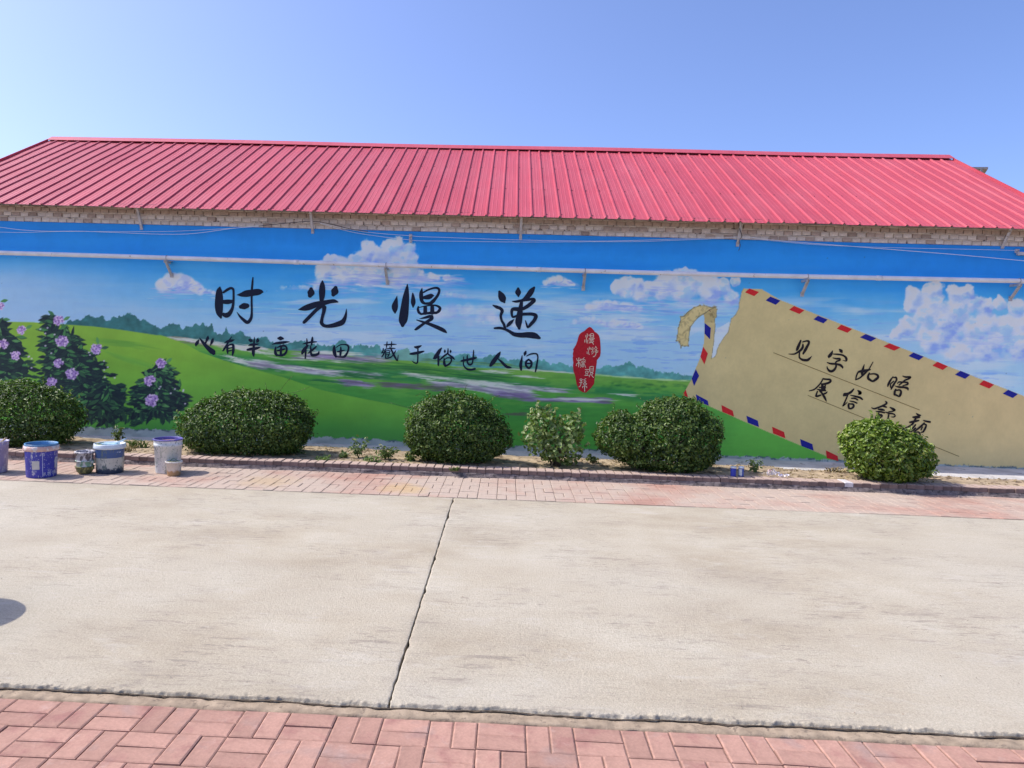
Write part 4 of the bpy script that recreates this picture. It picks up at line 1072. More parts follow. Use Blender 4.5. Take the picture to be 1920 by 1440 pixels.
glyph(728, 530, 16, [
    [(265, 400, 15), (230, 560, 120), (200, 700, 190), (200, 820, 150), (205, 905, 50)], [(575, 50, 25), (560, 200, 110), (530, 450, 200), (500, 700, 240), (470, 950, 270), (440, 1150, 250), (430, 1280, 110)],
    [(735, 320, 40), (745, 450, 110), (750, 600, 140), (745, 735, 40)], [(1015, 165, 20), (990, 300, 110), (990, 450, 120), (1020, 570, 100), (1100, 625, 75)],
    [(1060, 290, 50), (1200, 215, 55), (1350, 165, 60), (1470, 160, 70), (1530, 220, 75), (1500, 350, 80), (1420, 470, 90), (1330, 570, 110), (1250, 620, 90), (1100, 625, 70), (1020, 600, 60)],
    [(1060, 450, 90), (1200, 430, 150), (1300, 395, 130), (1360, 390, 40)], [(905, 730, 60), (890, 800, 75), (920, 890, 80), (990, 945, 60)],
    [(930, 745, 25), (1100, 705, 35), (1300, 680, 45), (1450, 690, 60), (1550, 760, 85), (1520, 850, 90), (1440, 910, 70)], [(980, 945, 60), (1150, 920, 75), (1300, 905, 85), (1440, 905, 80)],
    [(1110, 735, 110), (1110, 910, 120)], [(1320, 700, 110), (1320, 900, 130)], [(940, 1085, 15), (1100, 1050, 70), (1250, 1010, 90), (1320, 1020, 60)],
    [(1310, 1010, 90), (1300, 1080, 110), (1180, 1160, 90), (1050, 1240, 80), (900, 1350, 90), (830, 1400, 70), (800, 1410, 40)],
    [(855, 1120, 30), (1000, 1165, 60), (1200, 1230, 90), (1400, 1310, 110), (1600, 1400, 120), (1700, 1460, 90), (1760, 1510, 20)]], P_INK, 'large brushed character reading man, slow', groups=[(0,), (1,), (2,), (3, 4, 5), (6, 7, 8, 9, 10), (11, 12, 13)])
glyph(914, 530, 12, [
    [(270, 205, 60), (310, 290, 150), (350, 380, 150), (380, 440, 50)], [(120, 505, 20), (200, 545, 70), (290, 580, 70), (330, 640, 75), (300, 740, 60), (320, 850, 55), (370, 940, 60), (390, 1010, 60)],
    [(160, 1025, 45), (280, 1020, 60), (400, 1050, 60), (500, 1100, 70), (600, 1160, 90), (750, 1180, 110), (900, 1175, 130), (1050, 1190, 140), (1150, 1235, 80), (1175, 1245, 50)],
    [(690, 135, 60), (690, 220, 135), (695, 305, 40)], [(1050, 110, 50), (990, 190, 120), (920, 290, 120), (840, 370, 90), (790, 390, 60)],
    [(560, 420, 20), (650, 425, 55), (750, 405, 60), (900, 385, 60), (1020, 370, 65), (1050, 400, 80), (1000, 450, 85), (900, 530, 85), (800, 590, 70)],
    [(800, 585, 75), (680, 595, 90), (570, 600, 80), (545, 680, 60), (570, 770, 50), (660, 745, 50)], [(770, 400, 60), (760, 480, 80), (740, 600, 110), (720, 750, 140), (700, 900, 150), (715, 1030, 60)],
    [(790, 710, 70), (900, 705, 70), (1020, 710, 75), (1090, 750, 85), (1050, 850, 80), (980, 930, 75), (910, 1005, 45), (880, 940, 40), (855, 855, 20)], [(600, 825, 15), (530, 890, 75), (470, 950, 75), (435, 995, 30)]], P_INK, 'large brushed character reading di, delivery', groups=[(0,), (1, 2), (3,), (4, 5, 6, 7, 8), (9,)])
# verse below
glyph(360, 620, 16, [[(215, 260, 15), (170, 340, 90), (130, 410, 90), (120, 455, 40)], [(230, 220, 20), (300, 310, 70), (370, 400, 95), (450, 490, 120), (550, 580, 150), (625, 640, 165), (650, 680, 110)],
    [(485, 160, 30), (470, 230, 90), (430, 320, 60), (405, 380, 40)], [(635, 240, 40), (610, 310, 90), (570, 400, 50), (555, 445, 20)]], P_INK, 'small brushed character reading xin, heart')
glyph(360, 620, 16, [[(1195, 180, 20), (1120, 290, 50), (1050, 420, 60), (980, 530, 65), (930, 605, 40)], [(985, 360, 30), (1080, 320, 80), (1180, 300, 85), (1280, 270, 15)], [(1065, 470, 60), (1060, 580, 70), (1075, 685, 35)],
    [(1080, 450, 50), (1160, 415, 50), (1230, 425, 70), (1245, 520, 80), (1235, 640, 75), (1215, 735, 45)], [(1090, 530, 40), (1200, 510, 35)], [(1090, 610, 45), (1190, 590, 35)]], P_INK, 'small brushed character reading you, to have')
glyph(440, 620, 16, [[(450, 280, 80), (500, 300, 110), (520, 310, 60)], [(690, 260, 70), (690, 300, 105), (670, 340, 50)], [(595, 190, 15), (590, 280, 40), (580, 400, 60), (570, 520, 80), (560, 640, 95), (565, 720, 70), (570, 770, 30)],
    [(415, 445, 20), (500, 420, 75), (620, 415, 70), (740, 395, 15)], [(385, 575, 60), (480, 555, 90), (620, 535, 90), (720, 510, 60), (785, 490, 10)]], P_INK, 'small brushed character reading ban, half')
glyph(440, 620, 16, [[(1310, 230, 60), (1380, 230, 125), (1450, 235, 60)], [(1125, 410, 15), (1250, 375, 70), (1400, 360, 85), (1550, 340, 60), (1650, 335, 15)], [(1240, 490, 40), (1220, 580, 70), (1230, 680, 90), (1260, 740, 60)],
    [(1290, 500, 40), (1400, 460, 60), (1500, 455, 60), (1560, 510, 55), (1555, 620, 60), (1500, 700, 75), (1400, 745, 65), (1280, 730, 60)], [(1400, 480, 50), (1390, 590, 70), (1385, 720, 70)], [(1290, 600, 55), (1400, 580, 60), (1510, 550, 45)]], P_INK, 'small brushed character reading mu, acre')
glyph(550, 620, 16, [[(280, 400, 20), (400, 370, 55), (550, 345, 60), (700, 335, 25)], [(405, 240, 25), (410, 320, 50), (405, 430, 50)], [(575, 200, 40), (565, 300, 80), (545, 430, 40)], [(440, 440, 40), (360, 530, 100), (290, 630, 100), (265, 690, 60)],
    [(380, 560, 40), (370, 680, 55), (360, 835, 40)], [(515, 460, 30), (525, 560, 60), (530, 660, 60), (560, 730, 80), (660, 730, 80), (750, 690, 70), (775, 610, 20)], [(690, 475, 40), (620, 540, 65), (530, 610, 55), (445, 675, 30)]], P_INK, 'small brushed character reading hua, flower')
glyph(550, 620, 16, [[(1230, 460, 50), (1225, 560, 100), (1240, 680, 110), (1280, 785, 60)], [(1280, 510, 25), (1400, 430, 35), (1530, 415, 40), (1630, 440, 60), (1660, 520, 60), (1620, 660, 60), (1540, 770, 75), (1450, 790, 50), (1280, 780, 40)],
    [(1425, 495, 40), (1425, 600, 70), (1410, 735, 60)], [(1310, 635, 30), (1420, 615, 60), (1550, 585, 15)]], P_INK, 'small brushed character reading tian, field')
glyph(705, 635, 19.2, [[(290, 225, 30), (450, 215, 55), (600, 205, 55), (735, 205, 25)], [(400, 110, 30), (390, 220, 50), (375, 320, 35)], [(565, 100, 25), (560, 200, 50), (550, 300, 35)], [(690, 350, 30), (550, 350, 50), (420, 365, 40), (340, 385, 40), (310, 480, 50), (270, 570, 55), (210, 655, 40)],
    [(265, 355, 40), (255, 430, 50), (220, 500, 45)], [(205, 510, 40), (260, 500, 35)], [(360, 440, 30), (350, 560, 45), (345, 700, 45)], [(360, 435, 30), (480, 430, 35), (500, 480, 30), (380, 512, 30)], [(370, 580, 30), (490, 560, 30)], [(490, 480, 35), (480, 560, 35), (430, 640, 45)], [(345, 705, 45), (450, 695, 50), (560, 650, 45)],
    [(490, 290, 25), (550, 390, 55), (620, 540, 70), (700, 690, 70), (765, 795, 35), (790, 700, 35), (800, 590, 25)], [(715, 430, 25), (660, 520, 50), (590, 620, 45), (520, 690, 30)]], P_INK, 'small brushed character reading cang, hidden')
glyph(705, 635, 19.2, [[(1395, 300, 60), (1480, 310, 110), (1590, 270, 70), (1635, 248, 30)], [(1510, 340, 50), (1510, 500, 55), (1505, 700, 50), (1495, 850, 55), (1440, 885, 50), (1360, 850, 45), (1295, 795, 15)], [(1230, 550, 60), (1350, 535, 100), (1550, 500, 100), (1700, 460, 60), (1735, 450, 30)]], P_INK, 'small brushed character reading yu, at')
glyph(800, 645, 19.2, [[(540, 145, 40), (470, 230, 110), (400, 350, 140), (310, 480, 140), (255, 515, 70)], [(420, 450, 90), (425, 600, 75), (420, 740, 70), (425, 790, 25)], [(655, 210, 30), (655, 265, 80), (650, 325, 20)], [(865, 220, 30), (860, 270, 75), (858, 325, 20)],
    [(770, 155, 25), (768, 250, 55), (750, 340, 60), (640, 420, 65), (550, 500, 65), (480, 570, 40)], [(760, 350, 60), (860, 430, 70), (950, 500, 75), (1010, 560, 20)], [(630, 520, 40), (630, 620, 75), (640, 720, 100), (670, 790, 75)], [(650, 560, 40), (740, 500, 45), (850, 505, 50), (890, 560, 60), (870, 650, 55), (800, 730, 70), (700, 785, 70)]], P_INK, 'small brushed character reading su, worldly')
glyph(800, 645, 19.2, [[(1245, 610, 60), (1350, 590, 90), (1550, 550, 90), (1700, 515, 95), (1790, 492, 50)], [(1330, 460, 25), (1330, 560, 45), (1320, 680, 45), (1340, 780, 50), (1400, 860, 60), (1500, 920, 75), (1620, 920, 75), (1735, 895, 75)],
    [(1465, 395, 25), (1460, 480, 55), (1460, 600, 60), (1480, 690, 65), (1550, 745, 75), (1630, 710, 60), (1660, 600, 55), (1675, 500, 55), (1685, 350, 55), (1690, 220, 30)]], P_INK, 'small brushed character reading shi, the world')
glyph(905, 645, 16, [[(525, 245, 40), (470, 330, 110), (380, 450, 130), (300, 560, 130), (235, 645, 80)], [(470, 450, 40), (560, 530, 70), (640, 610, 85), (720, 680, 85), (800, 700, 70), (860, 710, 30)]], P_INK, 'small brushed character reading ren, people')
glyph(905, 645, 16, [[(1295, 225, 50), (1270, 285, 90), (1255, 340, 40)], [(1185, 345, 20), (1165, 480, 70), (1140, 620, 95), (1150, 740, 75), (1155, 790, 40)], [(1320, 360, 25), (1430, 305, 45), (1550, 285, 45), (1630, 310, 50), (1655, 400, 45), (1635, 550, 50), (1610, 700, 60), (1580, 835, 40)],
    [(1380, 462, 50), (1305, 530, 65), (1300, 640, 65), (1380, 725, 60), (1455, 650, 65), (1460, 540, 65), (1380, 462, 50)], [(1310, 580, 50), (1450, 580, 50)]], P_INK, 'small brushed character reading jian, among')
# writing on the envelope
glyph(1470, 630, 16, [[(500, 135, 50), (450, 260, 80), (400, 380, 85), (375, 425, 50)], [(560, 180, 40), (660, 150, 50), (735, 160, 70), (740, 220, 70), (690, 320, 80), (630, 430, 85), (570, 535, 50)], [(565, 245, 40), (560, 330, 70), (510, 410, 75), (420, 480, 60), (300, 540, 50), (140, 540, 20)],
    [(470, 450, 40), (455, 580, 50), (470, 660, 55), (560, 715, 75), (680, 725, 80), (750, 690, 70), (825, 605, 15)]], P_INK2, 'tilted character reading jian, to see')
glyph(1470, 630, 16, [[(1660, 400, 40), (1710, 450, 105), (1735, 490, 50)], [(1455, 445, 25), (1410, 540, 90), (1350, 615, 90), (1345, 650, 40)], [(1480, 540, 30), (1600, 550, 50), (1740, 570, 55), (1840, 630, 65), (1870, 700, 75), (1850, 750, 40), (1760, 725, 15)],
    [(1465, 655, 25), (1560, 680, 50), (1660, 680, 60), (1670, 725, 55), (1580, 760, 45), (1545, 810, 50), (1560, 880, 55), (1540, 960, 65), (1470, 1040, 75), (1380, 1055, 75), (1310, 990, 55), (1285, 910, 15)], [(1290, 795, 25), (1400, 830, 60), (1550, 840, 60), (1680, 870, 75), (1745, 930, 65), (1755, 965, 30)]], P_INK2, 'tilted character reading zi, written word')
glyph(1595, 670, 16, [[(405, 215, 20), (370, 340, 70), (340, 450, 90), (330, 530, 40)], [(590, 365, 30), (450, 400, 90), (300, 420, 80), (220, 450, 50), (170, 560, 45), (145, 675, 30)], [(145, 670, 40), (250, 630, 45), (360, 540, 55), (460, 440, 60), (540, 360, 40), (600, 260, 35), (665, 140, 25)],
    [(560, 470, 40), (520, 560, 70), (530, 640, 80), (600, 690, 65)], [(580, 505, 40), (700, 495, 50), (795, 530, 70), (815, 600, 75), (740, 670, 80), (660, 715, 60), (580, 680, 70)]], P_INK2, 'tilted character reading ru, as if')
glyph(1595, 670, 16, [[(1270, 580, 30), (1190, 690, 60), (1130, 800, 65), (1110, 870, 40)], [(1280, 610, 30), (1355, 605, 60), (1370, 680, 55), (1310, 780, 60), (1250, 880, 60), (1210, 955, 40)], [(1200, 790, 40), (1290, 710, 30)], [(1185, 810, 35), (1195, 900, 40)],
    [(1560, 560, 30), (1640, 590, 55), (1785, 590, 55), (1740, 640, 55), (1620, 690, 50), (1540, 760, 50), (1450, 830, 40)], [(1400, 790, 25), (1440, 740, 40), (1560, 745, 50), (1695, 755, 55), (1700, 805, 60), (1620, 835, 40), (1560, 850, 30)], [(1320, 855, 15), (1440, 890, 60), (1600, 900, 65), (1700, 930, 75), (1715, 980, 30)],
    [(1350, 955, 40), (1320, 1020, 65), (1310, 1115, 70)], [(1360, 990, 50), (1470, 980, 55), (1505, 1040, 65), (1480, 1130, 75), (1440, 1170, 50), (1340, 1120, 60)]], P_INK2, 'tilted character reading wu, to meet')
glyph(1510, 700, 16, [[(530, 145, 20), (540, 165, 50), (660, 180, 55), (735, 190, 65), (755, 240, 65), (680, 290, 70), (560, 320, 65), (480, 320, 40)], [(520, 180, 40), (450, 300, 45), (350, 410, 45), (250, 490, 45), (115, 525, 30)], [(500, 330, 70), (510, 430, 90), (500, 520, 60)], [(600, 350, 40), (570, 440, 75), (585, 520, 45)],
    [(420, 420, 40), (600, 420, 40)], [(345, 475, 25), (450, 500, 60), (600, 520, 45)], [(360, 540, 40), (330, 620, 50), (315, 685, 55), (380, 680, 60), (460, 650, 45)], [(430, 530, 50), (500, 600, 60), (560, 700, 75), (605, 790, 55), (625, 840, 20)], [(650, 555, 30), (600, 600, 55), (520, 620, 40)]], P_INK2, 'tilted character reading zhan, to unfold')
glyph(1510, 700, 16, [[(1450, 470, 40), (1380, 550, 70), (1280, 610, 80), (1180, 640, 110), (1150, 665, 60)], [(1270, 650, 40), (1220, 770, 50), (1150, 930, 45), (1128, 975, 40), (1200, 920, 35), (1260, 855, 15)], [(1575, 515, 40), (1640, 580, 105), (1600, 625, 50)], [(1350, 655, 25), (1500, 690, 55), (1640, 730, 65), (1705, 780, 50)],
    [(1385, 750, 40), (1480, 750, 55), (1565, 795, 45)], [(1330, 830, 30), (1440, 850, 45), (1540, 890, 45)], [(1300, 900, 40), (1290, 980, 65), (1310, 1045, 55)], [(1330, 915, 40), (1430, 930, 60), (1440, 1000, 65), (1370, 1055, 55), (1300, 1050, 50)]], P_INK2, 'tilted character reading xin, letter')
glyph(1625, 745, 14.77, [[(525, 115, 40), (550, 160, 55), (470, 220, 55), (320, 280, 50), (200, 315, 45), (135, 285, 25)], [(440, 240, 55), (540, 270, 45)], [(320, 330, 40), (420, 340, 65), (480, 355, 45)], [(260, 390, 30), (380, 400, 50), (490, 425, 40)], [(330, 440, 40), (270, 520, 55), (245, 580, 45)],
    [(300, 490, 40), (400, 490, 55), (415, 530, 45), (330, 575, 45), (250, 590, 40)], [(640, 275, 25), (720, 320, 70), (770, 350, 55), (700, 390, 35), (610, 395, 30)], [(520, 410, 30), (620, 440, 50), (740, 460, 40), (785, 510, 35), (740, 545, 35), (670, 540, 15)], [(610, 440, 40), (600, 520, 45), (570, 640, 30)]], P_INK2, 'tilted character reading shu, at ease')
glyph(1625, 745, 14.77, [[(1375, 445, 30), (1430, 490, 65), (1485, 500, 45)], [(1285, 550, 50), (1380, 550, 80), (1460, 550, 50)], [(1195, 690, 50), (1300, 670, 70), (1440, 640, 40)], [(1350, 600, 60), (1260, 740, 55), (1160, 810, 45), (1060, 840, 25)], [(1350, 760, 40), (1290, 830, 45), (1230, 880, 30)],
    [(1350, 850, 40), (1280, 910, 45), (1210, 960, 30)], [(1570, 640, 30), (1650, 665, 55), (1750, 680, 55)], [(1590, 710, 40), (1500, 800, 55), (1400, 880, 50), (1300, 960, 40)], [(1560, 740, 40), (1640, 760, 45), (1620, 850, 55), (1560, 950, 50), (1500, 970, 25)], [(1310, 990, 30), (1430, 960, 45), (1480, 1040, 40)], [(1540, 820, 30), (1500, 900, 40)]], P_INK2, 'tilted character reading yan, face')
# red seal with five pale seal-script characters
def r5(pts): return z8(pts, 1070, 610, 20.57)
def r6(pts): return z8(pts, 1070, 665, 19.2)
seal = r5([(720, 60), (800, 90), (880, 180), (930, 250), (1000, 290), (1080, 370), (1120, 480), (1140, 620), (1155, 850), (1155, 1050), (1130, 1200), (1010, 1340)]) + r6([(940, 280), (920, 420), (880, 700), (840, 1060), (720, 1210), (550, 1370), (430, 1350), (290, 1260), (210, 1060), (160, 760), (100, 600), (80, 400), (95, 280), (70, 100)]) \
    + r5([(95, 1200), (80, 1100), (110, 980), (90, 930), (200, 760), (260, 600), (290, 470), (330, 360), (400, 290), (540, 210), (620, 130)])
flat('painted_seal', [seal], P_SEAL, label='dark red painted seal with pale seal script')
def S(pts, ox, oy, s, w=1.0): return pts
sg = dict(wk=0.8, name='painted_seal_character', lift=0.0006)
glyph(1070, 610, 20.57, [[(590, 380, 30), (585, 450, 30)], [(545, 560, 25), (545, 650, 30)], [(630, 320, 25), (650, 400, 25), (605, 520, 25), (610, 620, 25), (640, 680, 30)], [(705, 365, 25), (710, 405, 25)], [(665, 560, 28), (655, 630, 28)], [(755, 440, 25), (755, 350, 25), (830, 315, 25), (880, 345, 25), (880, 450, 25)],
    [(760, 390, 20), (870, 390, 20)], [(750, 450, 22), (880, 450, 22)], [(710, 500, 25), (895, 490, 25), (890, 530, 25), (800, 560, 25), (720, 535, 25), (710, 500, 25)], [(780, 500, 20), (780, 545, 20)], [(830, 500, 20), (830, 545, 20)], [(730, 595, 22), (880, 600, 22), (840, 650, 22), (700, 680, 25)], [(730, 640, 22), (830, 640, 25), (850, 690, 25), (880, 735, 25)]], P_PALE, 'pale seal script character reading man, roaming', **sg)
glyph(1070, 610, 20.57, [[(665, 880, 22), (650, 940, 22)], [(630, 1020, 25), (640, 1100, 25)], [(715, 830, 22), (720, 900, 22), (685, 970, 22), (690, 1060, 22), (715, 1130, 25)], [(750, 860, 20), (760, 930, 20)], [(790, 870, 20), (800, 920, 20), (850, 960, 22), (800, 1040, 22)], [(850, 840, 22), (860, 930, 22)], [(870, 990, 20), (860, 1060, 22), (810, 1110, 22)],
    [(965, 805, 22), (940, 870, 22), (890, 910, 20)], [(965, 820, 22), (1020, 900, 22)], [(930, 950, 22), (990, 930, 22), (1000, 980, 22), (930, 990, 22)], [(1045, 970, 20), (1030, 1040, 22), (920, 1020, 22)], [(980, 970, 22), (975, 1090, 28), (930, 1180, 28), (870, 1210, 28)]], P_PALE, 'pale seal script character reading you, travel', **sg)
glyph(1070, 665, 19.2, [[(215, 140, 25), (240, 210, 25), (290, 225, 25), (350, 190, 25), (365, 150, 22)], [(295, 110, 25), (290, 250, 28), (285, 440, 28)], [(290, 270, 25), (220, 330, 25), (200, 400, 25)], [(290, 270, 25), (335, 320, 25), (345, 390, 25)], [(490, 105, 22), (440, 150, 22), (350, 210, 22)], [(440, 160, 22), (535, 200, 25)], [(440, 225, 22), (370, 275, 22)],
    [(450, 225, 22), (530, 265, 25)], [(395, 300, 22), (440, 280, 20), (490, 300, 22), (440, 330, 20), (395, 300, 20)], [(345, 460, 22), (380, 420, 22), (390, 360, 22), (480, 350, 22), (510, 390, 22), (535, 460, 25)], [(415, 400, 20), (460, 390, 20), (465, 430, 20), (420, 440, 20), (415, 400, 20)]], P_PALE, 'pale seal script character reading qiao, bridge', **sg)
glyph(1070, 665, 19.2, [[(520, 535, 25), (650, 530, 25)], [(530, 610, 25), (580, 590, 22), (630, 610, 25), (615, 660, 22), (540, 660, 22), (530, 610, 22)], [(550, 680, 20), (550, 730, 20)], [(610, 680, 20), (610, 730, 20)], [(500, 745, 22), (640, 745, 22)], [(830, 425, 22), (740, 425, 25), (690, 450, 25), (685, 600, 26), (740, 625, 22), (800, 615, 22), (815, 460, 26)],
    [(700, 510, 18), (800, 510, 18)], [(700, 555, 18), (800, 555, 18)], [(700, 660, 22), (760, 640, 22), (800, 680, 25), (750, 730, 25), (820, 820, 28)], [(720, 680, 22), (690, 740, 25), (665, 800, 25)]], P_PALE, 'pale seal script character reading tou, head', **sg)
glyph(1070, 665, 19.2, [[(330, 890, 25), (370, 870, 25), (415, 895, 25), (370, 940, 25), (330, 890, 25)], [(375, 940, 22), (370, 1060, 25), (340, 1130, 25), (295, 1160, 28)], [(310, 1000, 22), (370, 1015, 22), (425, 980, 22)], [(550, 860, 22), (460, 910, 22)], [(470, 970, 22), (510, 930, 22), (550, 970, 22), (510, 1000, 22), (470, 970, 22)],
    [(445, 1050, 24), (510, 1020, 22), (575, 1055, 24), (510, 1085, 22), (445, 1050, 22)], [(500, 1090, 28), (500, 1310, 32)], [(500, 1120, 25), (430, 1150, 25), (430, 1190, 25)], [(500, 1120, 25), (575, 1150, 25), (575, 1190, 25)]], P_PALE, 'pale seal script character reading sun', **sg)

# ------------------------------------------------------------------ fittings on the front
M_PIPE = simple('pipe_paint', (0.77, 0.76, 0.74), 0.5, var=0.12, scale=5, spec=0.4, dirt=(0.30, 0.22, 0.16), dirt_scale=16, dirt_lo=0.66)
PIPE_Y = WALL_Y - 0.15
ppx = [(-60, 471.5), (0, 474), (240, 481), (480, 489), (720, 497), (960, 504), (1200, 511), (1440, 517), (1680, 522), (1920, 527), (2000, 529)]
pp = [at(x, y, PIPE_Y) for x, y in ppx]
for q in pp: q[2] += 0.0
pipe = empty('pipe', (0, PIPE_Y, 2.6)); tag(pipe, 'long off-white pipe carried on brackets along the painted wall', 'pipe')
def rel_(p, o): return Vector(p) - Vector(o.location)
MB().tube([rel_(p, pipe) for p in pp], 0.031, 14).build('tube', M_PIPE, pipe)
for x in (556, 1010, 1648):
    c = at(x, float(interp(ppx, x)), PIPE_Y); MB().tube([rel_(c, pipe) - Vector((0.035, 0, 0)), rel_(c, pipe) + Vector((0.035, 0, 0))], 0.0345, 14).build('coupling', M_PIPE, pipe)
for x in (313, 724, 1097, 1514, 1911):
    c = rel_(at(x, float(interp(ppx, x)), PIPE_Y), pipe); wy = WALL_Y - PIPE_Y - 0.004
    m = MB(); zz = c.z - 0.036
    m.box((c.x - 0.022, c.y - 0.05, zz - 0.006), (c.x + 0.022, wy, zz)); m.box((c.x - 0.022, c.y - 0.05, zz - 0.034), (c.x - 0.016, wy, zz - 0.006))
    m.bar((c.x - 0.004, c.y - 0.035, zz - 0.012), (c.x - 0.004, wy, zz - 0.20), 0.036, 0.006, up=(0, 1, 0.4)); m.bar((c.x + 0.012, c.y - 0.035, zz - 0.012), (c.x + 0.012, wy, zz - 0.20), 0.006, 0.03, up=(0, 1, 0.4))
    m.box((c.x - 0.024, wy - 0.008, zz - 0.225), (c.x + 0.024, wy, zz - 0.16))
    br = m.build('bracket', M_ZINC, pipe)
    k = MB(); ring = [(c.x, c.y + 0.034 * math.cos(a), c.z + 0.034 * math.sin(a)) for a in np.linspace(-0.7, math.pi + 0.7, 14)]
    k.tube(ring, 0.004, 6); k.build('clamp', M_STEEL, br)
M_CAB = simple('cable_white', (0.84, 0.85, 0.85), 0.5, var=0.06); M_CABD = simple('cable_dark', (0.05, 0.05, 0.055), 0.5, var=0.1)
def cable(pts, depth, r, mat, label):
    # smooth through the points
    P = [Vector(at(x, y, depth)) for x, y in pts]; Q = []
    for i in range(len(P) - 1):
        p0, p1, p2, p3 = P[max(i - 1, 0)], P[i], P[i + 1], P[min(i + 2, len(P) - 1)]
        for k in range(6):
            u = k / 6; Q.append(0.5 * (2 * p1 + (p2 - p0) * u + (2 * p0 - 5 * p1 + 4 * p2 - p3) * u * u + (-p0 + 3 * p1 - 3 * p2 + p3) * u ** 3))
    Q.append(P[-1])
    o = MB().tube(Q, r, 6).build('cable', mat); tag(o, label, 'cable', 'cables strung along the wall')
cable([(-40, 422), (0, 426), (40, 431), (90, 433.5), (150, 433.5), (220, 436), (300, 439), (360, 438), (430, 429), (485, 423)], WALL_Y - 0.05, 0.0032, M_CAB, 'pale cable sagging below the leftmost eave strut')
cable([(-40, 435), (0, 435.2), (45, 435.8), (110, 434), (200, 434), (310, 434), (400, 430), (485, 424.5)], WALL_Y - 0.045, 0.0026, M_CAB, 'thin pale cable just above the sagging one at the left')
cable([(485, 424), (520, 420), (583, 415), (620, 420), (655, 429), (690, 434)], WALL_Y - 0.06, 0.0046, M_CABD, 'dark cable crossing the brick band at the second strut')
cable([(600, 418), (660, 431), (710, 437.5), (770, 442), (785, 443.5), (830, 445), (960, 449.5), (1100, 452), (1180, 451), (1300, 447), (1385, 444)], WALL_Y - 0.05, 0.0028, M_CAB, 'upper pale cable running over the large painted cloud')
cable([(600, 419), (655, 434), (710, 443), (770, 450), (785, 451.5), (830, 452), (960, 453.6), (1040, 453.6), (1108, 453.2), (1200, 452.8), (1300, 449), (1385, 445.5)], WALL_Y - 0.045, 0.0026, M_CAB, 'lower pale cable running over the large painted cloud')
cable([(1385, 444.5), (1410, 445), (1440, 449), (1520, 456), (1600, 462), (1700, 470), (1800, 478), (1920, 489), (1990, 496)], WALL_Y - 0.05, 0.0040, M_CAB, 'thick pale cable slanting down to the right end of the wall')
cable([(1385, 446), (1440, 450.5), (1520, 458), (1600, 462), (1700, 465), (1800, 467), (1904, 469.5)], WALL_Y - 0.04, 0.0024, M_CAB, 'thin pale cable ending at the clip on the right')
cable([(1384, 412), (1387, 430), (1391, 442), (1386, 452), (1388, 460), (1385, 470)], WALL_Y - 0.10, 0.004, M_CABD, 'dark cable end hanging from the fourth eave strut')
M_CLIP = simple('clip_plastic', (0.52, 0.50, 0.50), 0.5, var=0.15, dirt=(0.25, 0.22, 0.2))
def clip(x, y, w, h, label, arm=False):
    c = at(x, y, WALL_Y); o = empty('cable_clip', (c[0], WALL_Y, c[2])); tag(o, label, 'cable clip')
    k = MB()
    k.box((-w / 2, -0.02, -h / 2), (w / 2, 0.0, h / 2)); k.build('plate', M_CLIP, o)
    if arm:
        q = MB(); q.box((-0.01, -0.05, -h / 2 - 0.03), (0.35, -0.012, -h / 2 + 0.01)); q.build('arm', M_CLIP, o)
    i_ = MB(); i_.lathe([(0.012, 0), (0.022, 0.006), (0.014, 0.014), (0.024, 0.024), (0.012, 0.034), (0.003, 0.036)], 14)
    io = i_.build('insulator', M_CLIP, o, (0.006, -0.02, -h / 2 - 0.015)); io.rotation_euler = (R(90), 0, 0)
clip(770, 445, 0.04, 0.085, 'small grey cable clip beside the top of the large painted cloud')
clip(1906, 471, 0.05, 0.05, 'grey cable clip on an arm at the right end of the wall', True)
# edge of a panel standing behind the roof on the right
sp_ = empty('solar_panel', tuple(at(1835, 320, 14.4))); tag(sp_, 'dark solar panel corner showing behind the roof slope on the right', 'solar panel')
A, B, C_ = [Vector(rel_(at(x, y, Y), sp_)) for x, y, Y in ((1790, 313, 14.4), (1853, 313, 14.4), (1843, 328, 14.75))]
D_ = A + (C_ - B); th = Vector((0, 0, -0.035))
m = MB(); m.add([A, B, C_, D_, A + th, B + th, C_ + th, D_ + th], [(3, 2, 1, 0), (4, 5, 6, 7), (0, 1, 5, 4), (1, 2, 6, 5), (2, 3, 7, 6), (3, 0, 4, 7)])
m.build('frame', simple('panel_frame', (0.42, 0.38, 0.33), 0.5, metal=0.3), sp_)
up_ = (B - A).cross(C_ - B).normalized(); up_ = up_ if up_.z > 0 else -up_
e = 0.03; cA, cB, cC, cD = [p_ + up_ * 0.004 for p_ in (A.lerp(C_, 0.05), B.lerp(D_, 0.05), C_.lerp(A, 0.05), D_.lerp(B, 0.05))]
MB().add([cA, cB, cC, cD, cA + up_ * .004, cB + up_ * .004, cC + up_ * .004, cD + up_ * .004], [(0, 1, 2, 3), (7, 6, 5, 4), (0, 4, 5, 1), (1, 5, 6, 2), (2, 6, 7, 3), (3, 7, 4, 0)]).build('cell_face', simple('panel_cells', (0.02, 0.025, 0.06), 0.15, var=0.2), sp_)
lg = MB()
for f_ in (0.15, 0.8):
    p_ = A.lerp(B, f_); q_ = Vector((p_.x, p_.y + 0.05, EAVE_Z + (2 * RIDGE_Y - 14.45 - EAVE_Y) * 0.543 - sp_.location.z)); MB().bar(p_ + th, q_, 0.03, 0.03).build('leg', M_STEEL, sp_)

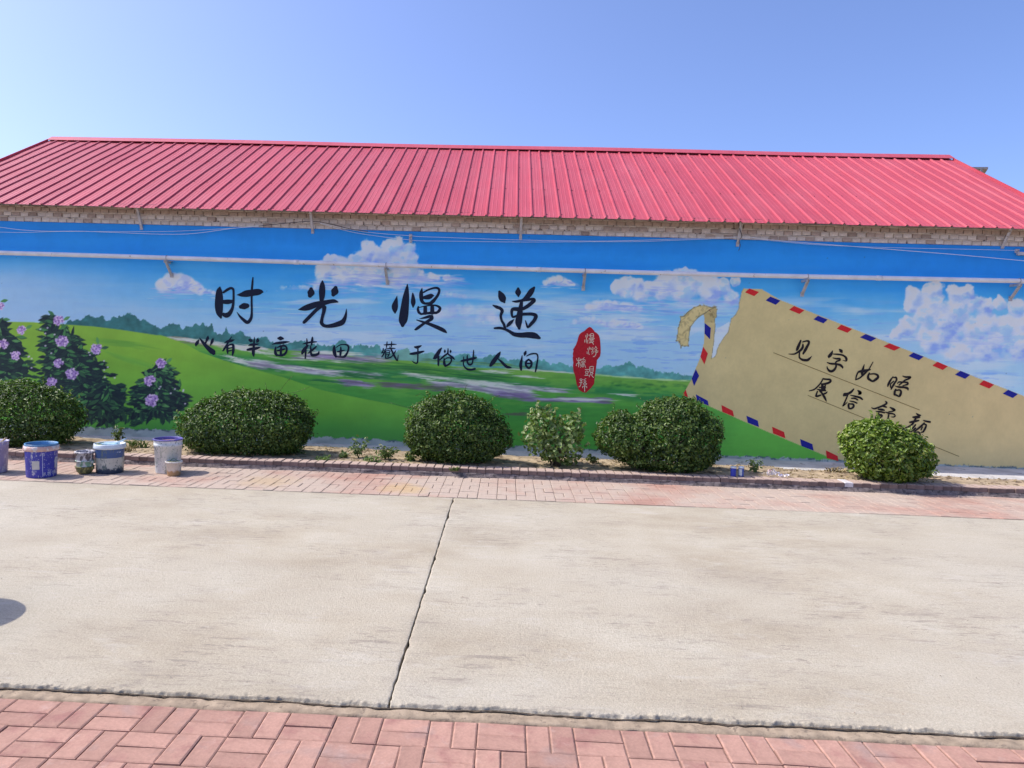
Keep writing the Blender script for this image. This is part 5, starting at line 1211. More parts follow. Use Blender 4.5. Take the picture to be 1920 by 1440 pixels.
# ------------------------------------------------------------------ planting
def leaf_mat(name, cols, gloss=0.38, trans=0.25):
    m, t, b = new_mat(name)
    an = N(t, 'ShaderNodeAttribute', attribute_name='tint')
    c = ramp(t, an.outputs['Fac'], cols)
    t.links.new(c, b.inputs['Base Color']); b.inputs['Roughness'].default_value = gloss; b.inputs['Specular IOR Level'].default_value = 0.32
    tr = N(t, 'ShaderNodeBsdfTranslucent'); t.links.new(mix(t, 1.0, c, (1.2, 1.5, 0.5), 'MULTIPLY'), tr.inputs['Color'])
    mx = N(t, 'ShaderNodeMixShader'); mx.inputs[0].default_value = trans
    t.links.new(b.outputs[0], mx.inputs[1]); t.links.new(tr.outputs[0], mx.inputs[2]); t.links.new(mx.outputs[0], t.nodes['Material Output'].inputs['Surface'])
    return m
M_LEAF = leaf_mat('leaf_dark', [(0.0, (0.022, 0.046, 0.011)), (0.45, (0.066, 0.118, 0.020)), (0.75, (0.125, 0.192, 0.036)), (1.0, (0.26, 0.32, 0.09))], 0.42)
M_LEAFY = leaf_mat('leaf_yellow_green', [(0.0, (0.05, 0.09, 0.012)), (0.45, (0.125, 0.20, 0.024)), (0.75, (0.21, 0.285, 0.042)), (1.0, (0.37, 0.41, 0.13))], 0.35)
M_LEAFP = leaf_mat('leaf_pale', [(0.0, (0.07, 0.12, 0.03)), (0.5, (0.155, 0.225, 0.06)), (0.85, (0.25, 0.31, 0.115)), (1.0, (0.36, 0.39, 0.21))])
M_WEED = leaf_mat('leaf_weed', [(0.0, (0.06, 0.10, 0.03)), (0.6, (0.12, 0.17, 0.045)), (1.0, (0.26, 0.26, 0.10))])
M_DRY = leaf_mat('leaf_dry', [(0.0, (0.16, 0.11, 0.05)), (0.6, (0.30, 0.22, 0.10)), (1.0, (0.42, 0.34, 0.19))], 0.8, 0.1)
M_BARK = simple('bark', (0.11, 0.085, 0.06), 0.9, var=0.3, scale=30, spec=0.1)
def leaf_mesh(name, P, Nn, size, aspect, tint):
    """one folded leaf per point: P positions, Nn facing directions"""
    n = len(P)
    r = RNG.normal(size=(n, 3)); ax = np.cross(Nn, r); ax /= np.linalg.norm(ax, axis=1, keepdims=True) + 1e-9
    bx = np.cross(Nn, ax); bx /= np.linalg.norm(bx, axis=1, keepdims=True) + 1e-9
    L = size[:, None]; W = (size * aspect)[:, None]
    base = P - ax * L * 0.5; tip = P + ax * L * 0.5 - Nn * L * 0.12
    l1 = P - ax * L * 0.08 + bx * W * 0.5 + Nn * W * 0.22; l2 = P + ax * L * 0.22 + bx * W * 0.36 + Nn * W * 0.12
    r1 = P - ax * L * 0.08 - bx * W * 0.5 + Nn * W * 0.22; r2 = P + ax * L * 0.22 - bx * W * 0.36 + Nn * W * 0.12
    V = np.stack([base, l1, l2, tip, r2, r1], 1).reshape(-1, 3)
    k = np.arange(n)[:, None] * 6
    F = np.concatenate([k + np.array([[0, 3, 2, 1]]), k + np.array([[0, 5, 4, 3]])], 0)
    me = np_mesh(name, V, F)
    a = me.attributes.new('tint', 'FLOAT', 'POINT'); a.data.foreach_set('value', np.repeat(tint, 6).astype(np.float32))
    return me
def lobes_points(lobes, n, skin=0.13, zmin=0.0, rough=0.16, seed=1):
    """points in the outer shell of a heap of ellipsoids"""
    vol = np.array([l[3] * l[4] + l[4] * l[5] + l[3] * l[5] for l in lobes]); k = RNG.choice(len(lobes), size=n * 3, p=vol / vol.sum())
    Lb = np.array(lobes)[k]
    d = RNG.normal(size=(n * 3, 3)); d /= np.linalg.norm(d, axis=1, keepdims=True)
    rr = 1 - np.abs(RNG.normal(0, skin, n * 3)); deep = RNG.random(n * 3) < 0.16; rr = np.where(deep, RNG.uniform(0.45, 1, n * 3), rr)
    bumpy = 1 + rough * (fbm(d[:, 0] * 3.2 + 9, d[:, 2] * 3.2 + d[:, 1] * 2.1 + 4, seed, 3) - 0.5) * 2
    clump = fbm(d[:, 0] * 7 + 3, d[:, 2] * 7 + d[:, 1] * 5 + 8, seed + 5, 2)
    rr = rr * bumpy * (0.93 + 0.16 * clump) * np.where(RNG.random(n * 3) < 0.05, RNG.uniform(1.0, 1.10, n * 3), 1.0)
    P = Lb[:, :3] + d * rr[:, None] * Lb[:, 3:6]
    Nn = d / Lb[:, 3:6]; Nn /= np.linalg.norm(Nn, axis=1, keepdims=True)
    keep = (P[:, 2] > zmin) & ((clump > 0.36) | (RNG.random(len(P)) < 0.35))
    for l in lobes:
        q = ((P - np.array(l[:3])) / np.array(l[3:6])); keep &= ~((np.linalg.norm(q, axis=1) < 0.72) & (RNG.random(len(P)) < 0.9))
    P, Nn = P[keep][:n], Nn[keep][:n]
    Nn = Nn + RNG.normal(0, 0.55, Nn.shape) + np.array([0, 0, 0.35]); Nn /= np.linalg.norm(Nn, axis=1, keepdims=True)
    return P, Nn
def bush(name, label, cat, boxpx, depth, lobes, n, mat, size=(0.030, 0.052), aspect=0.52, group=None, vines=(), stems=7, skin=0.15, rough=0.22, shoots=26):
    """boxpx: left, right, top, bottom in the picture; lobes are given in the unit box (x -1..1, y -1..1, z 0..1)"""
    xl, xr, yt, yb = boxpx; cx = (xl + xr) / 2
    a, b_ = at(xl, (yt + yb) / 2, depth), at(xr, (yt + yb) / 2, depth); hw = (b_[0] - a[0]) / 2; mx_ = (a[0] + b_[0]) / 2
    top = at(cx, yt, depth)[2]; g = soil_z(mx_, depth) - 0.01
    root = empty(name, (mx_, depth, g)); tag(root, label, cat, group)
    hh = top - g; hd = 0.46
    lb = [(l[0] * hw, l[1] * hd, l[2] * hh, l[3] * hw, l[4] * hd, l[5] * hh) for l in lobes]
    P, Nn = lobes_points(lb, n, skin, 0.015, rough, seed=int(abs(cx)))
    # stray young shoots past the clipped outline
    for k in range(shoots):
        l = lb[random.randrange(len(lb) - 1)]; d = Vector((random.gauss(0, 1), random.gauss(0, 0.7), abs(random.gauss(0.4, 0.7)))).normalized()
        q = Vector((l[0] + d.x * l[3], l[1] + d.y * l[4], l[2] + d.z * l[5])); L_ = random.uniform(0.03, 0.09); up = (d + Vector((0, 0, 0.8))).normalized()
        add = np.array([list(q + up * (L_ * f_) + Vector((random.gauss(0, 0.008), random.gauss(0, 0.008), 0))) for f_ in np.linspace(0, 1, 6)])
        P = np.concatenate([P, add]); Nn = np.concatenate([Nn, np.tile(np.array([[d.x, d.y - 0.3, 0.5]]), (6, 1)) + RNG.normal(0, 0.5, (6, 3))])
    Nn /= np.linalg.norm(Nn, axis=1, keepdims=True)
    tint = np.clip(RNG.beta(1.6, 1.9, len(P)), 0, 1); tint[-6 * shoots:] = np.clip(tint[-6 * shoots:] + 0.3, 0, 1)
    link('foliage', leaf_mesh('foliage', P, Nn, RNG.uniform(size[0], size[1], len(P)), aspect, tint), mat, root)
    for k in range(stems):
        x0, y0 = random.gauss(0, hw * 0.12), random.gauss(0, hd * 0.12); x1, y1 = random.uniform(-0.75, 0.75) * hw, random.uniform(-0.7, 0.7) * hd; z1 = hh * random.uniform(0.5, 0.8)
        pts = [(x0, y0, 0), (x0 + (x1 - x0) * 0.3, y0 + (y1 - y0) * 0.3, z1 * 0.4), (x1, y1, z1)]
        MB().tube(pts, [0.013, 0.009, 0.003], 6).build('stem', M_BARK, root)
    for vn in vines:
        q = [Vector(rel_(at(x, y, depth - 0.1), root)) for x, y in vn]; v_ = MB().tube(q, [0.003] + [0.0022] * (len(q) - 1), 5); v_.build('vine', M_LEAFY, root)
        Pv = np.array([list(q[i].lerp(q[i + 1], f_)) for i in range(len(q) - 1) for f_ in (0.2, 0.7)]); Pv = Pv + RNG.normal(0, 0.006, Pv.shape)
        me = leaf_mesh('vine_leaf', Pv, RNG.normal(size=Pv.shape) * 0.5 + np.array([0, -0.6, 0.6]), RNG.uniform(0.012, 0.024, len(Pv)), 0.5, RNG.uniform(0.5, 1, len(Pv)))
        o = link('vine_leaves', me, M_LEAFY, root); o['kind'] = 'stuff'
    return root
G_B = 'clipped shrubs in the planting bed'
DOME = [(0, 0, 0.46, 0.92, 0.95, 0.50), (-0.42, 0, 0.42, 0.56, 0.85, 0.42), (0.42, 0, 0.44, 0.56, 0.85, 0.44), (0, 0, 0.70, 0.62, 0.7, 0.28), (0, 0, 0.22, 0.86, 0.85, 0.24)]
bush('shrub', 'dark green clipped shrub at the left edge, behind the blue bucket', 'shrub', (-70, 158, 710, 838), 8.86, DOME, 14000, M_LEAF, group=G_B)
bush('shrub', 'wide dark green clipped shrub right of the white bucket', 'shrub', (334, 592, 728, 850), 8.84,
     [(0.05, 0, 0.46, 0.93, 0.95, 0.50), (-0.45, 0, 0.40, 0.52, 0.85, 0.44), (0.48, 0, 0.46, 0.50, 0.85, 0.46), (0.1, 0, 0.72, 0.66, 0.7, 0.27), (0, 0, 0.22, 0.88, 0.85, 0.24)], 17000, M_LEAF, group=G_B,
     vines=[[(520, 742), (527, 730), (536, 718), (545, 708), (550, 706)], [(540, 738), (556, 735), (570, 730), (581, 725)], [(500, 734), (499, 724), (497, 717)]])
bush('shrub', 'round dark green clipped shrub below the painted word people', 'shrub', (751, 959, 732, 870), 8.76,
     [(0, 0, 0.46, 0.90, 0.95, 0.50), (0.0, 0, 0.68, 0.66, 0.75, 0.32), (-0.35, 0, 0.36, 0.60, 0.85, 0.36), (0.40, 0, 0.36, 0.60, 0.85, 0.36), (0, 0, 0.2, 0.86, 0.85, 0.22)], 15000, M_LEAF, group=G_B,
     vines=[[(775, 765), (760, 763), (745, 759), (730, 754)], [(800, 745), (790, 738), (779, 742)], [(870, 735), (873, 727), (876, 720)], [(915, 752), (925, 746), (937, 741)], [(845, 735), (842, 727), (838, 722)]])
bush('rose_shrub', 'small loose rose bush with pale leaves between two clipped shrubs', 'shrub', (976, 1106, 766, 870), 8.74,
     [(-0.35, 0, 0.70, 0.48, 0.6, 0.26), (-0.58, 0, 0.52, 0.40, 0.6, 0.26), (0.45, 0, 0.66, 0.40, 0.55, 0.28), (0.05, 0.1, 0.50, 0.62, 0.6, 0.30), (0.30, -0.1, 0.34, 0.58, 0.6, 0.26), (-0.42, 0, 0.92, 0.18, 0.3, 0.10), (-0.2, 0, 0.34, 0.5, 0.5, 0.22)], 1150, M_LEAFP, size=(0.045, 0.080), aspect=0.62, skin=0.35, rough=0.4, stems=11, shoots=34)
bush('shrub', 'large dark green clipped shrub below the point of the painted envelope', 'shrub', (1116, 1354, 746, 882), 8.70,
     [(0.28, 0, 0.50, 0.70, 0.95, 0.50), (0.2, 0, 0.74, 0.52, 0.75, 0.28), (0.55, 0, 0.42, 0.44, 0.85, 0.42), (-0.62, -0.05, 0.46, 0.38, 0.7, 0.30), (-0.25, 0, 0.42, 0.5, 0.8, 0.36), (0.2, 0, 0.2, 0.78, 0.85, 0.22), (-0.62, 0, 0.68, 0.22, 0.4, 0.14)], 16000, M_LEAF, group=G_B,
     vines=[[(1225, 757), (1210, 752), (1196, 745)], [(1150, 770), (1153, 762), (1150, 755), (1147, 757)], [(1262, 748), (1262, 742), (1261, 738)]])
bush('shrub', 'yellow-green clipped shrub in front of the painted envelope', 'shrub', (1577, 1746, 786, 904), 8.52,
     [(-0.15, 0, 0.50, 0.78, 0.9, 0.46), (-0.48, 0, 0.62, 0.46, 0.75, 0.34), (0.45, 0, 0.42, 0.50, 0.8, 0.38), (-0.28, 0, 0.76, 0.50, 0.65, 0.24), (0.1, 0, 0.26, 0.80, 0.8, 0.26)], 8500, M_LEAFY, size=(0.038, 0.064), group=G_B)
# weeds
def weed(x, y, w, h, n, label, mat, grass=False, depth=None):
    b_ = on(x, y, 0.09); r_ = w / 2
    z0 = soil_z(b_[0], b_[1]) - 0.004
    if grass:
        V, F, T = [], [], []
        for k in range(n):
            a = random.uniform(0, 6.28); q = random.random() ** 0.5 * r_ * 0.8; bx_, by_ = q * math.cos(a), q * math.sin(a) * 0.6
            lean = random.uniform(-1, 1) * r_; hh = h * random.uniform(0.5, 1); ww = 0.004; i_ = len(V)
            V += [(bx_ - ww, by_, 0), (bx_ + ww, by_, 0), (bx_ + lean * 0.4 + ww * 0.7, by_ + random.gauss(0, 0.02), hh * 0.65), (bx_ + lean * 0.4 - ww * 0.7, by_, hh * 0.65), (bx_ + lean, by_ + random.gauss(0, 0.03), hh * 0.9)]
            F += [(i_, i_ + 1, i_ + 2, i_ + 3), (i_ + 3, i_ + 2, i_ + 4)]; T += [random.random()] * 5
        me = py_mesh('grass_tuft', V, F); a = me.attributes.new('tint', 'FLOAT', 'POINT'); a.data.foreach_set('value', np.array(T, dtype=np.float32))
        o = link('grass_tuft', me, mat, None, (b_[0], b_[1], z0)); tag(o, label, 'grass tuft', 'weeds in the planting bed')
        return
    root = empty('weed', (b_[0], b_[1], z0)); tag(root, label, 'weed', 'weeds in the planting bed')
    P = []
    for k in range(max(3, n // 14)):
        a = random.uniform(0, 6.28); tip = Vector((math.cos(a) * r_ * random.uniform(0.3, 1), math.sin(a) * r_ * 0.7, h * random.uniform(0.5, 1)))
        MB().tube([(0, 0, 0), (tip.x * 0.35, tip.y * 0.35, tip.z * 0.55), tuple(tip)], [0.004, 0.003, 0.0015], 5).build('stem', mat, root)
        for j in range(22): P.append(tip * random.uniform(0.25, 1.05) + Vector((random.gauss(0, 0.022), random.gauss(0, 0.02), random.gauss(0, 0.015))))
    P = np.array(P); P[:, 2] = np.maximum(P[:, 2], 0.012)
    link('foliage', leaf_mesh('foliage', P, RNG.normal(0, 0.5, P.shape) + np.array([0, -0.3, 0.8]), RNG.uniform(0.028, 0.055, len(P)), 0.5, RNG.random(len(P))), mat, root)
weed(672, 858, 0.22, 0.26, 120, 'leafy upright weed midway between two clipped shrubs', M_LEAFP)
weed(722, 861, 0.30, 0.17, 130, 'yellowish spreading weed left of the round shrub', M_WEED)
weed(765, 864, 0.26, 0.12, 90, 'low half-dry weed at the foot of the round shrub', M_WEED)
weed(606, 862, 0.30, 0.06, 70, 'low green weed at the right foot of the wide shrub', M_LEAFP)
weed(640, 857, 0.24, 0.09, 60, 'low sprawling weed just right of the wide shrub', M_WEED)
weed(700, 866, 0.22, 0.08, 60, 'low pale weed near the kerb between two clipped shrubs', M_LEAFP)
weed(221, 826, 0.16, 0.20, 90, 'small upright weed behind the blue and grey bucket', M_WEED)
weed(1416, 886, 0.15, 0.16, 80, 'small weed beside the two little blue cans', M_LEAFP)
weed(1112, 866, 0.12, 0.10, 60, 'small weed between rose bush and large shrub', M_WEED)
weed(1738, 893, 0.22, 0.09, 50, 'low dark weed right of the yellow-green shrub', M_LEAF)
weed(258, 838, 0.34, 0.14, 70, 'dry grass tuft between the two tall buckets', M_WEED, True)
weed(240, 845, 0.25, 0.10, 40, 'short dry grass tuft behind the blue and grey bucket', M_DRY, True)
weed(852, 880, 0.14, 0.07, 40, 'short grass tuft at the kerb under the round shrub', M_WEED, True)
weed(1570, 884, 0.3, 0.08, 60, 'dry grass tuft left of the yellow-green shrub', M_DRY, True)
# dry litter on the soil
n = 2600; lx = RNG.uniform(-7.3, 7.2, n); ly = RNG.uniform(KERB_Y + 0.2, 9.5, n)
keep = (vnoise(lx * 1.3, ly * 1.3, 91) > 0.42); lx, ly = lx[keep], ly[keep]
P = np.array([(x, y, soil_z(x, y) + 0.006) for x, y in zip(lx, ly)])
o = link('leaf_litter', leaf_mesh('leaf_litter', P, RNG.normal(0, 0.35, P.shape) + np.array([0, 0, 1.0]), RNG.uniform(0.012, 0.045, len(P)), 0.5, RNG.random(len(P))), M_DRY)
tag(o, 'dry leaves and crumbs scattered over the planting bed soil', 'leaf litter', kind='stuff')

# ------------------------------------------------------------------ paint buckets on the pavement
def bucket_mat(name, body, splat, upper=None, split=0.5, h=0.37, drip=(0.05, 0.06, 0.06), lo=0.58, scale=22, low_dirt=None):
    m, t, b = new_mat(name)
    tc = N(t, 'ShaderNodeTexCoord'); sp = N(t, 'ShaderNodeSeparateXYZ'); t.links.new(tc.outputs['Object'], sp.inputs[0])
    base = ramp(t, noise(t, 7, 4), [(0.3, tuple(np.array(body) * 0.82)), (0.7, tuple(np.array(body) * 1.1))])
    if upper is not None:
        n = noise(t, 60, 2); ad = N(t, 'ShaderNodeMath', operation='MULTIPLY_ADD'); t.links.new(n, ad.inputs[0]); ad.inputs[1].default_value = 0.006; t.links.new(sp.outputs['Z'], ad.inputs[2])
        base = mix(t, ramp(t, ad.outputs[0], [(split * h + 0.003, 0.0), (split * h + 0.005, 1.0)]), base, upper)
    f = ramp(t, noise(t, scale, 5, 0.7, stretch=(1, 1, 0.45)), [(lo, 0.0), (lo + 0.04, 1.0)])
    base = mix(t, f, base, splat)
    f2 = ramp(t, noise(t, 45, 4, 0.75, stretch=(1, 1, 0.7)), [(0.61, 0.0), (0.65, 1.0)])
    base = mix(t, f2, base, drip)
    if low_dirt is not None:
        n3 = noise(t, 30, 4); ad = N(t, 'ShaderNodeMath', operation='MULTIPLY_ADD'); t.links.new(n3, ad.inputs[0]); ad.inputs[1].default_value = -0.085; t.links.new(sp.outputs['Z'], ad.inputs[2])
        base = mix(t, ramp(t, ad.outputs[0], [(0.0, 1.0), (0.012, 0.0)]) if False else ramp(t, ad.outputs[0], [(0.001, 1.0), (0.02, 0.0)]), base, low_dirt)
    t.links.new(base, b.inputs['Base Color']); b.inputs['Roughness'].default_value = 0.42; b.inputs['Specular IOR Level'].default_value = 0.4
    bump(t, b, noise(t, 40, 4), 0.25, 0.003)
    return m
WHITE_P = (0.66, 0.64, 0.62)
def ground_at(x, yfront, r, z=0.0):
    p_ = on(x, yfront, z); d = Vector((p_[0], p_[1], 0)).normalized(); return (p_[0] + d.x * r, p_[1] + d.y * r, z)
def bail(o, r, z, ang, tilt, mat=None):
    """thin wire handle hung from both sides of a rim"""
    pts = []
    for a in np.linspace(0, math.pi, 17):
        x, y = r * math.cos(a), r * math.sin(a)
        pts.append((x, y * math.cos(tilt), z - y * math.sin(tilt)))
    c, s_ = math.cos(ang), math.sin(ang)
    MB().tube([(x * c - y * s_, x * s_ + y * c, zz) for x, y, zz in pts], 0.0028, 6).build('handle', mat or M_STEEL, o)
def patch(o, name, r, a0, a1, z0, z1, mat, taper=0.0):
    """thin label stuck on a bucket's side"""
    V, F = [], []; n = 6
    for j in range(2):
        for i in range(n + 1):
            a = a0 + (a1 - a0) * i / n; z = z0 if j == 0 else z1; rr = r + taper * z + 0.0015
            V.append((rr * math.cos(a), rr * math.sin(a), z))
    for i in range(n): F.append((i, i + 1, n + 1 + i + 1, n + 1 + i))
    k = len(V); V += [(x * 0.988, y * 0.988, z) for x, y, z in V]
    F += [tuple(reversed([q + k for q in f])) for f in list(F)] + [(i + 1, i, k + i, k + i + 1) for i in range(n)] + [(n + 1 + i, n + 2 + i, k + n + 2 + i, k + n + 1 + i) for i in range(n)]
    return link(name, py_mesh(name, V, F), mat, o)
G_P = 'paint buckets on the paving'
# leftmost, cut by the picture edge
o = empty('paint_bucket', ground_at(-13, 889, 0.135)); tag(o, 'violet-grey paint bucket cut off by the left edge of the picture', 'bucket', G_P)
mt = bucket_mat('bucket_violet', (0.30, 0.27, 0.44), (0.55, 0.52, 0.60), lo=0.54, drip=(0.2, 0.18, 0.3))
MB().lathe([(0.0, 0.003), (0.128, 0.0), (0.133, 0.01), (0.146, 0.30), (0.149, 0.305), (0.149, 0.315), (0.147, 0.33), (0.153, 0.333), (0.153, 0.343), (0.144, 0.343), (0.142, 0.30)], 36, cap0=False, cap1=False).build('body', mt, o)
MB().lathe([(0.142, 0.312), (0.08, 0.314), (0.001, 0.312)], 30, cap0=False).build('paint', simple('wet_grey_paint', (0.35, 0.36, 0.38), 0.25), o)
MB().bar((0.05, 0.03, 0.31), (0.165, -0.02, 0.385), 0.022, 0.012).build('stirring_stick', simple('stick_wood', (0.42, 0.33, 0.20), 0.8, dirt=(0.6, 0.58, 0.55)), o)
# blue bucket
o = empty('paint_bucket', ground_at(78, 897, 0.14)); tag(o, 'deep blue paint bucket with a crusted pale rim and a square label', 'bucket', G_P)
mt = bucket_mat('bucket_blue', (0.045, 0.05, 0.36), (0.42, 0.42, 0.52), lo=0.57, drip=(0.50, 0.50, 0.55))
MB().lathe([(0.0, 0.003), (0.138, 0.0), (0.143, 0.012), (0.153, 0.285), (0.156, 0.29)], 40, cap0=False, cap1=False).build('body', mt, o)
cr = bucket_mat('bucket_crust', (0.58, 0.36, 0.29), (0.64, 0.58, 0.54), lo=0.54, drip=(0.45, 0.16, 0.11))
random.seed(21)
MB().lathe([(0.158, 0.284), (0.167, 0.287), (0.172, 0.30), (0.170, 0.318), (0.166, 0.335), (0.160, 0.338), (0.156, 0.332), (0.150, 0.30)], 56, cap0=False, cap1=False, jit=0.014).build('crusted_rim', cr, o)
MB().lathe([(0.154, 0.325), (0.158, 0.352), (0.157, 0.358), (0.148, 0.356), (0.146, 0.30)], 40, cap0=False, cap1=False).build('lip', simple('lip_blue', (0.10, 0.25, 0.42), 0.4), o)
MB().lathe([(0.147, 0.318), (0.09, 0.320), (0.001, 0.319)], 30, cap0=False).build('paint', simple('wet_blue_paint', (0.22, 0.34, 0.46), 0.2), o)
vd = math.atan2(-o.location.y, -o.location.x)
patch(o, 'label_patch', 0.1425, vd - 0.62, vd - 0.13, 0.095, 0.185, simple('label_tan', (0.50, 0.46, 0.40), 0.8), 0.036)
patch(o, 'tape_strip', 0.1432, vd + 0.045, vd + 0.085, 0.015, 0.27, simple('strip_lilac', (0.42, 0.42, 0.62), 0.6), 0.036)
patch(o, 'small_label', 0.1428, vd + 0.38, vd + 0.60, 0.03, 0.065, simple('label_pale', (0.48, 0.48, 0.58), 0.7, dirt=(0.10, 0.10, 0.3), dirt_scale=120, dirt_lo=0.5), 0.036)
patch(o, 'scraped_patch', 0.1440, vd + 0.92, vd + 1.28, 0.10, 0.215, simple('scrape', (0.50, 0.48, 0.50), 0.8, dirt=(0.05, 0.05, 0.3), dirt_scale=40), 0.036)
# stack of small pails
random.seed(5)
g = ground_at(159, 890, 0.075)
pails = [('pail_olive', (0.30, 0.28, 0.10), (0.12, 0.12, 0.05), 0.0, 0.072, 0.088, 0.085, 'olive paint pail at the bottom of the small stack'),
         ('pail_green', (0.58, 0.60, 0.58), (0.22, 0.38, 0.26), 0.075, 0.080, 0.088, 0.075, 'white pail with green smears in the middle of the small stack'),
         ('pail_white', (0.58, 0.56, 0.58), (0.12, 0.11, 0.12), 0.142, 0.080, 0.094, 0.098, 'white pail with a dark crusted rim on top of the small stack')]
for (nm, c, sp2, z, r0, r1, hh, lab) in pails:
    o = empty('paint_pail', (g[0], g[1], z)); tag(o, lab, 'pail', 'small stacked paint pails')
    mt = bucket_mat(nm, c, sp2, lo=0.52, drip=(0.10, 0.10, 0.08))
    prf = [(0.0, 0.003), (r0, 0.0), (r0 + 0.004, 0.012), (r1 - 0.006, hh - 0.012), (r1 + 0.004, hh - 0.01), (r1 + 0.005, hh), (r1 - 0.006, hh), (r1 - 0.008, hh - 0.012), (r0, 0.04), (0.0, 0.035)]
    if nm == 'pail_olive': prf = [(0.0, 0.003), (0.05, 0.0), (0.075, 0.02), (0.088, 0.055), (0.092, 0.078), (0.098, 0.08), (0.098, 0.085), (0.086, 0.085), (0.08, 0.07), (0.0, 0.066)]
    MB().lathe(prf, 32, cap0=False, cap1=False, jit=0.008).build('body', mt, o)
    if nm == 'pail_white':
        q = MB()
        q.lathe([(0.094, 0.088), (0.103, 0.09), (0.104, 0.098), (0.097, 0.108), (0.088, 0.106), (0.085, 0.09)], 34, cap0=False, cap1=False, jit=0.05); q.build('crusted_rim', bucket_mat('crust_dark', (0.30, 0.28, 0.30), (0.6, 0.57, 0.56), lo=0.52), o)
    else:
        MB().box((r1 - 0.004, -0.02, hh - 0.03), (r1 + 0.014, 0.015, hh - 0.004)).build('lug', mt, o)
# blue over grey bucket with a tray lid and a roller handle
o = empty('paint_bucket', ground_at(206, 889, 0.138)); tag(o, 'paint bucket, blue band above grey splashed lower half, pale lid and paddle on top', 'bucket', G_P)
mt = bucket_mat('bucket_bluegrey', (0.52, 0.50, 0.42), (0.12, 0.16, 0.15), upper=(0.05, 0.10, 0.24), split=0.58, h=0.30, lo=0.55, low_dirt=(0.03, 0.05, 0.08), drip=(0.10, 0.12, 0.11))
MB().lathe([(0.0, 0.003), (0.136, 0.0), (0.139, 0.012), (0.150, 0.285)], 40, cap0=False, cap1=False).build('body', mt, o)
mt = bucket_mat('lid_pale', (0.60, 0.66, 0.68), (0.48, 0.54, 0.55), lo=0.6, drip=(0.25, 0.3, 0.3))
MB().lathe([(0.150, 0.27), (0.163, 0.272), (0.166, 0.285), (0.162, 0.318), (0.158, 0.326), (0.150, 0.322), (0.147, 0.308), (0.06, 0.306), (0.001, 0.307)], 44, cap0=False, cap1=False, jit=0.004).build('lid', mt, o)
tr = simple('paddle_pale_blue', (0.42, 0.60, 0.68), 0.35, dirt=(0.6, 0.66, 0.68), dirt_scale=30)
pd = MB(); pd.box((-0.075, -0.06, 0.312), (0.085, 0.06, 0.326)); pd.bar((0.07, -0.01, 0.325), (0.20, -0.03, 0.385), 0.03, 0.016); pd.build('paddle', tr, o)
vd = math.atan2(-o.location.y, -o.location.x)
patch(o, 'printed_mark', 0.1395, vd + 0.40, vd + 0.80, 0.232, 0.244, simple('print_white', (0.55, 0.60, 0.68), 0.6, dirt=(0.05, 0.10, 0.24), dirt_scale=70, dirt_lo=0.5), 0.036)
gr = np.array([(random.gauss(-0.07, 0.03), random.gauss(0, 0.05), 0.315) for _ in range(40)]); link('paint_skin', leaf_mesh('paint_skin', gr, RNG.normal(0, 0.4, gr.shape) + np.array([0, 0, 1.0]), RNG.uniform(0.02, 0.04, 40), 0.5, RNG.random(40)), M_LEAFP, o)
# tall white bucket
o = empty('paint_bucket', ground_at(315, 889, 0.132)); tag(o, 'tall splashed white paint bucket with a violet-blue rim and wire handle', 'bucket', G_P)
mt = bucket_mat('bucket_white', (0.66, 0.67, 0.65), (0.36, 0.42, 0.37), lo=0.56, scale=44, drip=(0.16, 0.18, 0.18), low_dirt=None)
MB().lathe([(0.0, 0.003), (0.127, 0.0), (0.131, 0.012), (0.146, 0.30), (0.152, 0.302), (0.152, 0.33), (0.148, 0.334), (0.150, 0.355), (0.152, 0.37)], 40, cap0=False, cap1=False).build('body', mt, o)
MB().lathe([(0.150, 0.368), (0.158, 0.370), (0.159, 0.382), (0.150, 0.386), (0.146, 0.38), (0.144, 0.33)], 40, cap0=False, cap1=False).build('rim', simple('rim_violet', (0.10, 0.085, 0.30), 0.4, dirt=(0.45, 0.43, 0.5)), o)
MB().lathe([(0.1445, 0.352), (0.09, 0.354), (0.001, 0.353)], 30, cap0=False).build('paint', simple('wet_brown_paint', (0.50, 0.30, 0.22), 0.2, var=0.35, scale=9), o)
bail(o, 0.156, 0.318, math.atan2(-o.location.y, -o.location.x) - 1.2, R(62))
# small pail in front of it
o = empty('paint_pail', ground_at(326, 893, 0.068)); tag(o, 'little grimy white pail standing in front of the tall white bucket', 'pail', G_P)
mt = bucket_mat('pail_grimy', (0.66, 0.63, 0.56), (0.44, 0.28, 0.13), low_dirt=(0.42, 0.27, 0.13), lo=0.60, drip=(0.3, 0.2, 0.1))
MB().lathe([(0.0, 0.003), (0.066, 0.0), (0.069, 0.008), (0.083, 0.140), (0.090, 0.142), (0.091, 0.158), (0.085, 0.160), (0.081, 0.152)], 32, cap0=False, cap1=False, jit=0.004).build('body', mt, o)
MB().lathe([(0.082, 0.148), (0.04, 0.150), (0.001, 0.149)], 24, cap0=False).build('paint', simple('dry_olive_paint', (0.34, 0.33, 0.19), 0.5, var=0.4), o)
pts = [(-0.05 + 0.012 * i, 0.01 * math.sin(i), 0.152 + 0.034 * math.sin(i * math.pi / 8)) for i in range(9)]; MB().tube(pts, 0.004, 6).build('handle', simple('handle_green', (0.16, 0.22, 0.12), 0.6), o)
